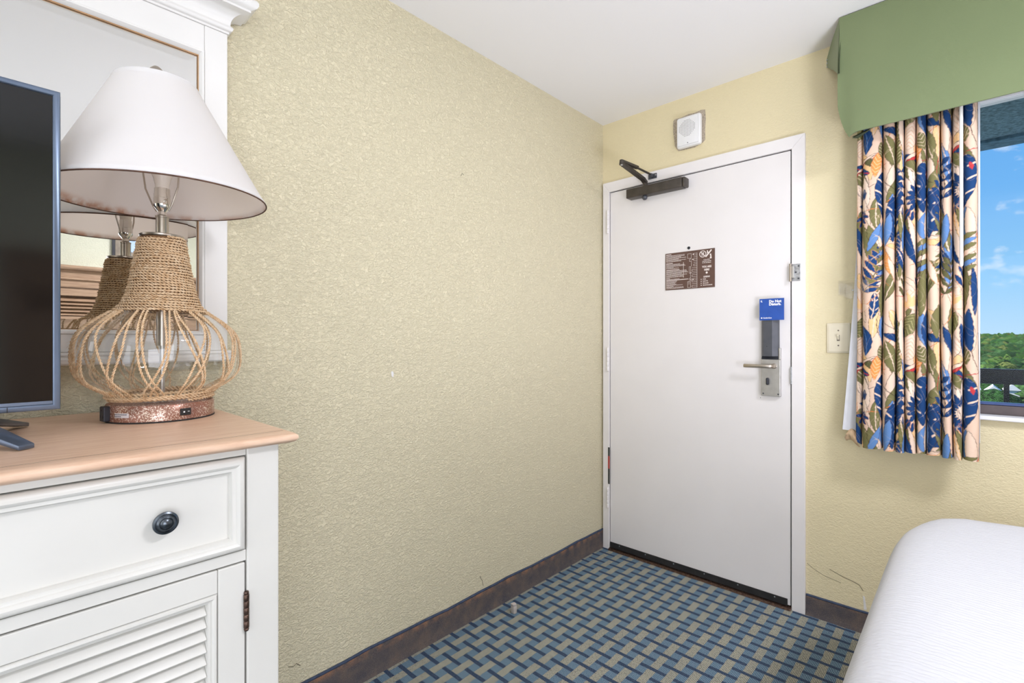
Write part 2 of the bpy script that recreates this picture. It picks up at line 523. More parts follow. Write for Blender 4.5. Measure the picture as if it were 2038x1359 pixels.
def build(name, mb, mat, parent=None, smooth=None, orient=True):
    root = parent
    off = Vector((0, 0, 0))
    while root is not None:
        off += root.location
        root = root.parent
    me = bpy.data.meshes.new(name)
    vs = [(q[0] - off.x, q[1] - off.y, q[2] - off.z) for q in mb.v]
    me.from_pydata(vs, [], mb.f)
    if orient:
        bm = bmesh.new(); bm.from_mesh(me)
        bmesh.ops.recalc_face_normals(bm, faces=bm.faces)
        bm.to_mesh(me); bm.free()
    if smooth is not None:
        me.polygons.foreach_set('use_smooth', [True] * len(me.polygons))
        if smooth < 180:
            me.set_sharp_from_angle(angle=math.radians(smooth))
    o = bpy.data.objects.new(name, me)
    me.materials.append(MAT[mat] if isinstance(mat, str) else mat)
    COL.objects.link(o)
    o.parent = parent
    return o
def tag(o, label=None, cat=None, group=None, kind=None):
    if label: o['label'] = label
    if cat: o['category'] = cat
    if group: o['group'] = group
    if kind: o['kind'] = kind
    return o
def empty(name, loc, label=None, cat=None, group=None, kind=None):
    o = bpy.data.objects.new(name, None)
    o.empty_display_size = 0.05
    o.location = loc
    COL.objects.link(o)
    return tag(o, label, cat, group, kind)
def text_mb(s, size, loc, align='LEFT', bold=0.0, ext=0.0004, face='Y', squeeze=1.0):
    """flat lettering facing -Y (face 'Y'); returns an MB"""
    cu = bpy.data.curves.new('t', 'FONT')
    cu.body = s; cu.size = size; cu.align_x = align; cu.offset = bold; cu.extrude = ext
    cu.resolution_u = 2
    o = bpy.data.objects.new('t', cu)
    COL.objects.link(o)
    dg = bpy.context.evaluated_depsgraph_get()
    me = bpy.data.meshes.new_from_object(o.evaluated_get(dg))
    mb = MB()
    vs = []
    for v in me.vertices:
        x_, y_, z_ = v.co.x * squeeze, v.co.y, v.co.z
        vs.append((loc[0] + x_, loc[1] - z_, loc[2] + y_))
    mb.add(vs, [tuple(q.vertices) for q in me.polygons])
    bpy.data.objects.remove(o); bpy.data.meshes.remove(me); bpy.data.curves.remove(cu)
    return mb
def merge(mb, other):
    return mb.add(other.v, other.f)

# ================================================================== THE ROOM
RX, RY, CZ = 3.66, -6.2, 2.454
def struct(name, mb, mat, **kw):
    o = build(name, mb, mat, **kw)
    o['kind'] = 'structure'
    return o
struct('floor', MB().box(-0.15, RX + 0.15, RY - 0.15, 0.15, -0.12, 0.0), 'carpet')
struct('ceiling', MB().box(-0.15, RX + 0.15, RY - 0.15, 0.15, CZ, CZ + 0.12), 'ceiling_paint')
wall_left = struct('wall_left', MB().box(-0.15, 0.0, RY - 0.15, 0.15, 0, CZ), 'plaster')
struct('wall_right', MB().box(RX, RX + 0.15, RY - 0.15, 0.15, 0, CZ), 'plaster_green')
struct('wall_front', MB().box(0, RX, RY - 0.15, RY, 0, CZ), 'plaster')
DX0, DX1, DZ1 = 0.046, 0.9935, 2.058           # rough door opening
WX0, WX1, WZ0, WZ1 = 1.30, 3.30, 0.915, 2.13     # window opening
m = MB()
m.box(0, DX0, 0, 0.15, 0, CZ)
m.box(DX0, DX1, 0, 0.15, DZ1, CZ)
m.box(DX1, WX0, 0, 0.15, 0, CZ)
m.box(WX0, WX1, 0, 0.15, 0, WZ0)
m.box(WX0, WX1, 0, 0.15, WZ1, CZ)
m.box(WX1, RX, 0, 0.15, 0, CZ)
wall_back = struct('wall_back', m, 'plaster_back')

# scars in the plaster
def scar(name, parent, pts, r, mat):
    build(name, MB().tube(pts, r, 5), mat, parent)
def blob(name, parent, axis, poly, depth, mat):
    m = MB().prism(poly, 0.0, depth, axis)
    build(name, m, mat, parent)
blob('paint_chip', wall_left, 'X', [(-1.436, 1.082), (-1.430, 1.086), (-1.424, 1.078), (-1.427, 1.062), (-1.433, 1.066)], 0.0012, 'chip_white')
scar('plaster_crack', wall_left, [(0.0004, -0.985, 0.168), (0.0004, -0.976, 0.15), (0.0004, -0.972, 0.146), (0.0004, -0.965, 0.118)], 0.0011, 'crack_dark')
scar('plaster_crack', wall_left, [(0.0004, -1.81, 0.172), (0.0004, -1.795, 0.166), (0.0004, -1.785, 0.171), (0.0004, -1.772, 0.158)], 0.0011, 'crack_dark')
scar('plaster_crack', wall_left, [(0.0004, -1.095, 1.892), (0.0004, -1.088, 1.905), (0.0004, -1.078, 1.900)], 0.0008, 'crack_dark')
blob('paint_chip', wall_back, 'Y', [(1.2462, 0.150), (1.2520, 0.148), (1.2590, 0.098), (1.2490, 0.094), (1.2490, 0.115)], -0.0012, 'chip_white')
scar('plaster_crack', wall_back, [(1.13, -0.0004, 0.222), (1.18, -0.0004, 0.205), (1.215, -0.0004, 0.197), (1.235, -0.0004, 0.190), (1.247, -0.0004, 0.170)], 0.0010, 'crack_dark')
scar('plaster_crack', wall_back, [(1.045, -0.0004, 0.222), (1.07, -0.0004, 0.205), (1.11, -0.0004, 0.188), (1.17, -0.0004, 0.178)], 0.0007, 'crack_dark')
# unpainted ring round the alarm
blob('unpainted_patch', wall_back, 'Y', [(0.431, 2.346), (0.437, 2.356), (0.475, 2.354), (0.512, 2.360), (0.545, 2.356), (0.579, 2.361), (0.598, 2.356), (0.601, 2.31), (0.598, 2.26), (0.598, 2.206), (0.588, 2.196), (0.546, 2.181), (0.50, 2.182), (0.459, 2.184), (0.440, 2.215), (0.436, 2.25), (0.430, 2.293)], -0.0015, 'bare_plaster')

# skirting of carpet strip with a bound top edge
def skirting(name, path_pts, nrm, h):
    n = len(path_pts)
    prof = [(0.0, 0.0), (0.014, 0.0), (0.010, 0.012), (0.008, 0.04), (0.007, 1.0), (0.0, 1.0)]
    P = []
    for i, (px_, py_) in enumerate(path_pts):
        hh = h + 0.0022 * math.sin(i * 0.9) + 0.0015 * math.sin(i * 2.3 + 1)
        P.append([(px_ + nrm[0] * d, py_ + nrm[1] * d, (z if z < 0.5 else hh)) for d, z in prof])
    m = MB().grid(P)
    o = struct(name, m, 'skirting_carpet', smooth=40)
    b = MB().tube([(q[4][0] * 0.5 + q[5][0] * 0.5, q[4][1] * 0.5 + q[5][1] * 0.5, q[4][2] + 0.001) for q in P], 0.0052, 8)
    build('binding', b, 'navy_binding', o, smooth=60)
    return o
skirting('baseboard_left', [(0.0, -0.002 - 0.09 * i) for i in range(40)][::-1], (1, 0), 0.099)
skirting('baseboard_back', [(1.0425 + 0.09 * i, 0.0) for i in range(30)], (0, -1), 0.083)

# ================================================================== DOOR
door = empty('door_1', (0.52, 0, 0), 'off white flush entry door in a white steel frame', None, None, 'structure')
SY = -0.012
build('slab', MB().box(0.0575, 0.983, SY, 0.033, 0.016, 2.0455, 0.0015), 'door_paint', door)
build('casing', MB().prism([(0.0115, 0.0), (0.053, 0.0), (0.053, 2.0505), (0.0115, 2.107)], -0.019, 0.03, 'Y', 0.002), 'frame_paint', door)
build('casing', MB().prism([(0.9885, 0.0), (1.041, 0.0), (1.041, 2.107), (0.9885, 2.0505)], -0.019, 0.03, 'Y', 0.002), 'frame_paint', door)
build('casing', MB().prism([(0.053, 2.0505), (0.9885, 2.0505), (1.041, 2.107), (0.0115, 2.107)], -0.019, 0.03, 'Y', 0.002), 'frame_paint', door)
g = MB()
g.box(0.0465, 0.075, 0.034, 0.1, 0, 2.057); g.box(0.966, 0.9930, 0.034, 0.1, 0, 2.057); g.box(0.075, 0.966, 0.034, 0.1, 2.03, 2.057)
build('door_stop_strip', g, 'frame_paint', door)
build('gasket', MB().box(0.9835, 0.988, -0.006, 0.03, 0.0, 2.05), 'gap_dark', door)
build('gasket', MB().box(0.0535, 0.057, -0.004, 0.03, 0.0, 2.05), 'gap_dark', door)
build('gasket', MB().box(0.0535, 0.988, -0.004, 0.03, 2.0458, 2.0503), 'black_rubber', door)
build('sweep', MB().box(0.0585, 0.972, -0.0175, SY, 0.013, 0.044, 0.001), 'black_rubber', door)
for i in range(6):
    xx = 0.12 + i * 0.16
    build('screw', MB().lathe([(0.0, -0.0012), (0.003, -0.0008), (0.0032, 0)], (xx, -0.0175, 0.036), 10, 'Y'), 'zinc', door)
build('threshold', MB().prism([(-0.034, 0.0), (0.09, 0.0), (0.09, 0.012), (-0.01, 0.012), (-0.026, 0.008)], 0.0535, 0.988, 'X', 0.001), 'old_bronze', door)
build('outer_panel', MB().box(0.0465, 0.993, 0.10, 0.14, 0.0, 2.057), 'door_paint', door)
for z0, z1 in ((1.812, 1.942), (1.024, 1.155), (0.240, 0.352)):
    h = MB()
    L = (z1 - z0) / 5
    for k in range(5):
        h.lathe([(0.0, 0.0), (0.0068, 0.0), (0.0075, 0.0012), (0.0075, L - 0.0018), (0.0068, L - 0.0006), (0.0, L - 0.0006)], (0.048, -0.0245, z0 + k * L), 14)
    h.lathe([(0.0, 0.0), (0.0055, 0.0), (0.0045, 0.005), (0.0, 0.006)], (0.048, -0.0245, z1 - 0.001), 12)
    build('hinge', h, 'frame_paint', door, smooth=35)
# coloured tape on the hinge edge
for z0, z1, mt in ((0.535, 0.585, 'dark_tape'), (0.463, 0.5345, 'red_tape'), (0.375, 0.4625, 'dark_tape')):
    build('edge_tape', MB().box(0.0465, 0.0575, -0.0205, -0.0188, z0, z1), mt, door)
# peephole
pe = build('peephole', MB().lathe([(0.0, -0.0016), (0.0042, -0.0014), (0.0052, -0.003), (0.0072, -0.0026), (0.0078, 0.0)], (0.519, SY, 1.671), 24, 'Y'), 'graphite', door, smooth=40)
build('lens', MB().lathe([(0.0, -0.0022), (0.0040, -0.0018)], (0.519, SY, 1.671), 16, 'Y'), 'black_rubber', pe)
# night latch plate on the right casing
lt = build('latch_plate', MB().box(0.9905, 1.0235, -0.0215, -0.019, 1.462, 1.537, 0.0008), 'zinc', door)
for xx, zz in ((1.017, 1.527), (1.006, 1.500), (1.017, 1.472)):
    build('screw', MB().lathe([(0.0, -0.0015), (0.003, -0.0012), (0.0042, 0.0)], (xx, -0.0215, zz), 14, 'Y'), 'graphite', lt)
build('barrel', MB().lathe([(0.0, 0.0), (0.0058, 0.0), (0.0058, 0.010), (0.005, 0.0108), (0.005, 0.066), (0.0058, 0.0668), (0.0058, 0.078), (0.0, 0.078)], (0.9868, -0.0265, 1.4605), 16), 'nickel', lt, smooth=35)
build('finger', MB().box(0.9905, 1.0010, -0.030, -0.0215, 1.474, 1.528, 0.002), 'steel', lt)
# strike plate
build('strike_plate', MB().box(0.9835, 0.9905, -0.0205, -0.0185, 1.005, 1.082, 0.0005), 'zinc', door)
# lock
lk = build('lock', MB().box(0.867, 0.9465, SY - 0.020, SY, 0.946, 1.113, 0.002), 'steel', door)
tag(lk, 'brushed steel lock plate with lever handle')
build('side_strip', MB().box(0.9400, 0.9470, SY - 0.020, SY, 1.1135, 1.165, 0.001), 'steel', lk)
hs = MB()
hs.prism([(0.867, SY), (0.867, SY - 0.014), (0.8795, SY - 0.030), (0.9165, SY - 0.030), (0.9380, SY - 0.016), (0.9395, SY)], 1.1265, 1.384, 'Z', 0.0012)
build('reader_housing', hs, 'graphite', lk)
hb = MB().add([(0.868, SY - 0.014, 1.1268), (0.8795, SY - 0.030, 1.1268), (0.9165, SY - 0.030, 1.1268), (0.9380, SY - 0.016, 1.1268), (0.868, SY, 1.1268), (0.9380, SY, 1.1268),
               (0.868, SY - 0.0195, 1.1135), (0.9385, SY - 0.0195, 1.1135), (0.868, SY, 1.1135), (0.9385, SY, 1.1135)],
              [(0, 6, 7, 3), (0, 3, 2, 1), (0, 4, 8, 6), (3, 7, 9, 5), (4, 5, 9, 8), (6, 8, 9, 7), (0, 3, 5, 4)])
build('reader_foot', hb, 'graphite_dark', lk)
build('pin_hole', MB().lathe([(0.0, -0.0006), (0.002, -0.0005), (0.0022, 0)], (0.894, SY - 0.030, 1.172), 10, 'Y'), 'black_rubber', lk)
lv = MB()
lv.lathe([(0.0, -0.016), (0.010, -0.016), (0.0115, -0.012), (0.0125, 0.0)], (0.921, SY - 0.020, 1.083), 20, 'Y')
sec = []
path = [(0.921, SY - 0.034), (0.921, SY - 0.044), (0.912, SY - 0.052), (0.896, SY - 0.055), (0.875, SY - 0.055), (0.84, SY - 0.054), (0.815, SY - 0.054), (0.804, SY - 0.050), (0.802, SY - 0.042)]
rows = []
for i, (px_, py_) in enumerate(path):
    a = path[max(i - 1, 0)]; b = path[min(i + 1, len(path) - 1)]
    d = Vector((b[0] - a[0], b[1] - a[1], 0)).normalized()
    nn = Vector((-d.y, d.x, 0))
    hw, hh = 0.0055, 0.0085
    row = []
    for k in range(14):
        an = 2 * PI * k / 14
        ca, sa = math.cos(an), math.sin(an)
        ca = math.copysign(abs(ca) ** 0.6, ca); sa = math.copysign(abs(sa) ** 0.6, sa)
        row.append((px_ + nn.x * hw * ca, py_ + nn.y * hw * ca, 1.083 + hh * sa))
    rows.append(row + [row[0]])
lv.grid(rows)
lv.f.append(tuple(len(lv.v) - 15 + k for k in range(14)))
build('lever', lv, 'nickel', lk, smooth=45)
build('thumb_turn', MB().box(0.890, 0.902, SY - 0.036, SY - 0.0203, 0.997, 1.030, 0.0055, 3), 'graphite_dark', lk, smooth=40)
for xx, zz in ((0.876, 0.957), (0.938, 0.957)):
    build('screw', MB().lathe([(0.0, -0.0008), (0.003, -0.0008), (0.0036, 0.0)], (xx, SY - 0.020, zz), 12, 'Y'), 'graphite', lk)
build('screw_hole', MB().lathe([(0.0, -0.0006), (0.0014, -0.0005), (0.0016, 0)], (0.859, SY, 0.934), 8, 'Y'), 'black_rubber', door)

# door closer
clo = build('door_closer', MB().box(0.190, 0.505, SY - 0.055, SY, 1.976, 2.026, 0.004, 3), 'bronze', door, smooth=40)
tag(clo, 'dark bronze door closer box')
build('end_cap', MB().box(0.5052, 0.521, SY - 0.054, SY - 0.001, 1.977, 2.025, 0.006, 3), 'bronze', clo, smooth=40)
build('valve_nut', MB().lathe([(0.0, -0.024), (0.008, -0.023), (0.0135, -0.015), (0.0140, -0.007), (0.010, 0.0)], (0.292, SY - 0.035, 1.977), 18), 'graphite', clo, smooth=50)
build('spindle', MB().lathe([(0.0115, 0.0), (0.0115, 0.022), (0.009, 0.026), (0, 0.026)], (0.292, SY - 0.030, 2.026), 16), 'bronze', clo, smooth=40)
def bar(p0, p1, w, hgt, rnd=True, up=Vector((0, 0, 1))):
    p0, p1 = Vector(p0), Vector(p1)
    d = (p1 - p0).normalized(); s_ = d.cross(up).normalized(); u_ = s_.cross(d)
    poly = []
    n = 8
    for k in range(n + 1):
        a = PI / 2 + PI * k / n
        poly.append(p0 + d * math.cos(a) * w / 2 + s_ * math.sin(a) * w / 2)
    for k in range(n + 1):
        a = -PI / 2 + PI * k / n
        poly.append(p1 + d * math.cos(a) * w / 2 + s_ * math.sin(a) * w / 2)
    nn = len(poly)
    vs = [q - u_ * hgt / 2 for q in poly] + [q + u_ * hgt / 2 for q in poly]
    fs = [tuple(range(nn)), tuple(range(2 * nn - 1, nn - 1, -1))] + [(i, nn + i, nn + (i + 1) % nn, (i + 1) % nn) for i in range(nn)]
    return vs, fs
ELB = (0.272, -0.252, 2.101)
m = MB()
m.add(*bar((0.292, SY - 0.030, 2.048), (0.291, -0.066, 2.060), 0.024, 0.014))
m.add(*bar((0.291, -0.060, 2.060), ELB, 0.024, 0.014))
build('main_arm', m, 'bronze', clo, smooth=35)
m = MB()
m.add(*bar((ELB[0], ELB[1], ELB[2] + 0.010), (0.301, -0.150, 2.099), 0.022, 0.011))
m.tube([(0.300, -0.152, 2.099), (0.326, -0.040, 2.083)], 0.0055, 10)
build('forearm', m, 'bronze', clo, smooth=35)
build('elbow_pin', MB().lathe([(0, 0.020), (0.005, 0.020), (0.007, 0.016), (0.007, -0.010), (0, -0.010)], ELB, 14), 'steel', clo, smooth=40)
m = MB()
m.box(0.300, 0.348, -0.024, -0.019, 2.066, 2.092, 0.001)
m.box(0.318, 0.334, -0.050, -0.024, 2.072, 2.088, 0.002)
build('foot_bracket', m, 'graphite', clo)
build('screw', MB().lathe([(0, -0.002), (0.004, -0.0018), (0.005, 0)], (0.343, -0.024, 2.082), 10, 'Y'), 'zinc', clo)

# ================================================================== WINDOW
win = empty('window_1', (2.3, 0.07, WZ0), 'wide window with dark lower frame and white head', None, None, 'structure')
build('sill', MB().box(WX0 - 0.03, WX1 + 0.03, -0.022, 0.10, 0.915, 0.9305, 0.003), 'win_white', win)
build('lower_frame', MB().box(WX0, WX1, 0.035, 0.085, 0.931, 0.9640, 0.002), 'win_frame', win)
build('lower_reflection', MB().box(WX0, WX1, 0.045, 0.080, 0.9641, 0.9735, 0.0015), 'win_reflect_track_blue', win)  # blue reflection painted as a line along the lower frame's top edge
build('upper_frame', MB().box(WX0, WX1, 0.035, 0.085, 2.0700, 2.084, 0.002), 'win_white', win)
build('head_track', MB().box(WX0, WX1, 0.040, 0.080, 2.0842, 2.094, 0.001), 'win_reflect_track_blue', win)
build('head_board', MB().box(WX0, WX1, 0.035, 0.085, 2.0942, 2.129, 0.001), 'win_white', win)
build('jamb', MB().box(WX0, WX0 + 0.04, 0.035, 0.085, 0.9738, 2.0698, 0.002), 'win_frame', win)
build('jamb', MB().box(WX1 - 0.04, WX1, 0.035, 0.085, 0.9738, 2.0698, 0.002), 'win_frame', win)
build('mullion', MB().box(2.30, 2.34, 0.035, 0.085, 0.9738, 2.0698, 0.002), 'win_frame', win)
build('pane', MB().box(WX0 + 0.04, 2.30, 0.058, 0.062, 0.9738, 2.0698), 'window_glass', win)
build('pane', MB().box(2.34, WX1 - 0.04, 0.058, 0.062, 0.9738, 2.0698), 'window_glass', win)

# ================================================================== OUTSIDE
slab = struct('ceiling_balcony', MB().box(-2.5, 7.0, 0.15, 1.93, 2.46, 2.66), 'balcony_soffit')
build('drip_edge', MB().box(-2.5, 7.0, 1.83, 2.0, 2.44, 2.70, 0.006), 'balcony_edge', slab)
struct('floor_balcony', MB().box(-2.5, 7.0, 0.15, 2.0, -0.25, -0.03), 'concrete')
rl = empty('balcony_railing', (1.7, 1.75, -0.03), 'dark navy metal balcony railing outside the window', 'railing')
build('top_rail', MB().box(-2.5, 7.0, 1.725, 1.775, 0.934, 1.026, 0.004), 'rail_navy', rl)
build('bottom_rail', MB().box(-2.5, 7.0, 1.735, 1.765, 0.06, 0.10, 0.003), 'rail_navy', rl)
for k in range(-7, 9):
    xx = 1.729 + k * 0.55
    build('baluster', MB().box(xx - 0.0125, xx + 0.0125, 1.737, 1.763, -0.03 if k % 3 == 0 else 0.10, 0.934), 'rail_navy', rl)

GZ = -22.0
struct('floor_forest', MB().add([(-400, 40, GZ), (900, 40, GZ), (900, 2200, GZ), (-400, 2200, GZ)], [(0, 1, 2, 3)]), 'forest_ground', orient=False)
def sstep(a, b, x_):
    q = min(1, max(0, (x_ - a) / (b - a)))
    return q * q * (3 - 2 * q)
def ground(x_, d):
    return GZ + 17.6 * sstep(230, 1100, d) + 2.0 * math.sin(x_ * 0.02 + 1.0) * sstep(300, 900, d)
houses = [(7.0, 215.0), (2.2, 222.0), (11.6, 226.0)]
rng = np.random.default_rng(5)
bm = bmesh.new(); bmesh.ops.create_icosphere(bm, subdivisions=2, radius=1.0)
bm.verts.index_update()
ico2 = (np.array([v.co[:] for v in bm.verts]), np.array([[v.index for v in q.verts] for q in bm.faces])); bm.free()
bm = bmesh.new(); bmesh.ops.create_icosphere(bm, subdivisions=1, radius=1.0); bm.verts.index_update()
ico1 = (np.array([v.co[:] for v in bm.verts]), np.array([[v.index for v in q.verts] for q in bm.faces])); bm.free()
allv, allf, allc, base = [], [], [], 0
greens = np.array([[C(92, 140, 58)[:3]], [C(128, 164, 78)[:3]], [C(74, 122, 62)[:3]], [C(146, 158, 82)[:3]], [C(104, 148, 84)[:3]]]).reshape(-1, 3)
d = 168.0
while d < 1250:
    step = 5.2 + d * 0.0052
    x_ = -0.14 * d - 14
    while x_ < 0.80 * d + 22:
        jx, jd = x_ + rng.uniform(-.45, .45) * step, d + rng.uniform(-.45, .45) * step
        x_ += step
        if any(abs(jx - hx) < 4.2 and -44 < jd - hd < 7 for hx, hd in houses):
            continue
        R = step * rng.uniform(0.58, 0.86)
        hgt = rng.uniform(5.0, 8.5)
        zc = ground(jx, jd) + hgt - R * 0.3
        ico_v, ico_f = ico2 if jd < 300 else ico1
        v = ico_v * (1 + 0.22 * rng.standard_normal((len(ico_v), 1)))
        v = v * np.array([R, R, R * rng.uniform(0.75, 1.1)]) + np.array([jx, jd, zc])
        allv.append(v); allf.append(ico_f + base); base += len(v)
        c = greens[rng.integers(len(greens))] * rng.uniform(0.6, 1.35)
        allc.append(np.tile(c, (len(v), 1)))
    d += step * 0.82
V = np.concatenate(allv); Fc = np.concatenate(allf); Cc = np.concatenate(allc)
def fast_mesh(name, V, Fc, color=None, cname='tint'):
    me = bpy.data.meshes.new(name)
    k = Fc.shape[1]
    me.vertices.add(len(V)); me.vertices.foreach_set('co', V.astype(np.float32).ravel())
    me.loops.add(Fc.size); me.loops.foreach_set('vertex_index', Fc.astype(np.int32).ravel())
    me.polygons.add(len(Fc)); me.polygons.foreach_set('loop_start', np.arange(0, Fc.size, k, dtype=np.int32))
    me.polygons.foreach_set('loop_total', np.full(len(Fc), k, dtype=np.int32))
    me.polygons.foreach_set('use_smooth', np.ones(len(Fc), dtype=bool))
    me.update(calc_edges=True)
    if color is not None:
        a = me.color_attributes.new(cname, 'FLOAT_COLOR', 'POINT')
        a.data.foreach_set('color', np.concatenate([color, np.ones((len(color), 1))], 1).astype(np.float32).ravel())
    me.validate()
    return me
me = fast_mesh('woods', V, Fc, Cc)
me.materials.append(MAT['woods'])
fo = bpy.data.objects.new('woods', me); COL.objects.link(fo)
tag(fo, 'dense green woods seen through the window beyond the railing', 'woods', None, 'stuff')
for i, (hx, hd) in enumerate(houses):
    r = empty('house', (hx, hd, GZ), ['white house with a blue gable among the trees', 'small white house at the curtain side among trees', 'white house behind the railing baluster'][i], 'house', 'houses in the woods')
    m = MB().box(hx - 1.7, hx + 1.7, hd - 3, hd + 5, GZ, GZ + 7.0)
    build('wall', m, 'house_white', r)
    build('roof', MB().prism([(hx - 2.1, GZ + 7.0), (hx + 2.1, GZ + 7.0), (hx, GZ + 9.0)], hd - 3.4, hd + 5.4, 'Y'), 'house_white', r)
    if i == 0:
        build('gable', MB().prism([(hx - 1.4, GZ + 4.2), (hx + 0.9, GZ + 4.2), (hx + 0.9, GZ + 6.0), (hx - 1.4, GZ + 6.3)], hd - 3.5, hd - 3.0, 'Y'), 'house_blue', r)
    build('window', MB().box(hx - 0.5, hx + 0.5, hd - 3.08, hd - 2.98, GZ + 1.5, GZ + 3.0), 'graphite', r)
tw = empty('radio_tower', (61.0, 900.0, ground(61, 900)), 'tiny red and white tower standing on the wooded ridge', 'tower')
zb = ground(61, 900)
build('lower_stage', MB().prism([(59, zb), (63, zb), (62.6, zb + 9), (59.4, zb + 9)], 898, 902, 'Y'), 'house_white', tw)
build('upper_stage', MB().prism([(59.4, zb + 9), (62.6, zb + 9), (61.6, zb + 17), (60.4, zb + 17)], 898.5, 901.5, 'Y'), 'tower_red', tw)

# ================================================================== VALANCE
VY = -0.20
val = empty('window_valance', (2.2, -0.1, 2.2), 'olive green fabric valance box above the window', 'valance')
def vfront(yoff):
    nx, nz = 60, 24
    P = np.zeros((nz, nx, 3))
    for j in range(nz):
        f = j / (nz - 1)
        for i in range(nx):
            u = i / (nx - 1)
            u = u ** 1.6
            x0 = 1.197 - 0.008 * math.sin(PI * min(1, f * 1.15)) + 0.030 * max(0, (0.30 - f) / 0.30) ** 1.3
            xx = x0 + (3.36 - x0) * u
            zb_ = 1.997 - 0.036 * math.exp(-((xx - 1.20) / 0.028) ** 2)
            zz = zb_ + (2.450 - zb_) * f
            yy = VY + 0.010 * math.sin(PI * f) * 0.6 + 0.004 * math.sin(xx * 6 + f * 2) * (1 - f) + 0.012 * math.exp(-((xx - 1.2) / 0.03) ** 2) * (1 - f)
            P[j, i] = (xx, yy + yoff, zz)
    return P
A, B = vfront(0.0), vfront(0.007)
m = MB().grid(A); m.grid(B[:, ::-1])
m.grid(np.stack([A[0], B[0]])); m.grid(np.stack([A[-1], B[-1]])); m.grid(np.stack([A[:, 0], B[:, 0]])); m.grid(np.stack([A[:, -1], B[:, -1]]))
build('front_panel', m, 'valance_cloth', val, smooth=50)
m = MB()
top = [(1.118, -0.001, 2.400), (1.150, -0.08, 2.428), (1.185, -0.165, 2.447), (1.197, -0.199, 2.449)]
bot = [(1.120, -0.001, 2.368), (1.148, -0.08, 2.318), (1.172, -0.15, 2.275), (1.192, -0.199, 2.235)]
P = np.array([[tuple(np.array(a) * (1 - f) + np.array(b) * f + np.array([0, 0.004, 0]) * math.sin(f * 6)) for a, b in zip(top, bot)] for f in np.linspace(0, 1, 8)])
Q = P + np.array([0.006, 0.002, 0])
m.grid(P); m.grid(Q[:, ::-1]); m.grid(np.stack([P[-1], Q[-1]])); m.grid(np.stack([P[0], Q[0]])); m.grid(np.stack([P[:, 0], Q[:, 0]]))
build('left_return', m, 'valance_cloth', val, smooth=60)
# hem turned back under the lower corner
m = MB()
P = np.array([[(1.236 + 0.065 * u + 0.012 * f, VY + 0.010 + 0.060 * f * (1 - u * 0.7), 1.976 + 0.020 * u + 0.014 * f) for u in np.linspace(0, 1, 6)] for f in np.linspace(0, 1, 5)])
m.grid(P); m.grid(P[:, ::-1] + np.array([0, 0, 0.004]))
build('hem', m, 'valance_inner', val, smooth=60)
m = MB()
P = np.array([[(1.662 + 1.68 * u, -0.130 - 0.060 * f, 2.083 - 0.004 * u + 0.10 * f - 0.03 * math.sin(PI * u) * (1 - f)) for u in np.linspace(0, 1, 24)] for f in np.linspace(0, 1, 6)])
m.grid(P); m.grid(P[:, ::-1] + np.array([0, 0.004, 0.002]))
m.grid(np.stack([P[0], P[0] + np.array([0, 0.004, 0.002])]))
build('lining', m, 'valance_cloth', val, smooth=60)
build('top_board', MB().box(1.205, 3.34, -0.188, -0.002, 2.430, 2.449), 'valance_inner', val)
for zz in (2.39, 2.376, 2.36):
    build('staple', MB().box(1.1215, 1.1260, -0.0195, -0.0165, zz, zz + 0.003), 'zinc', val)

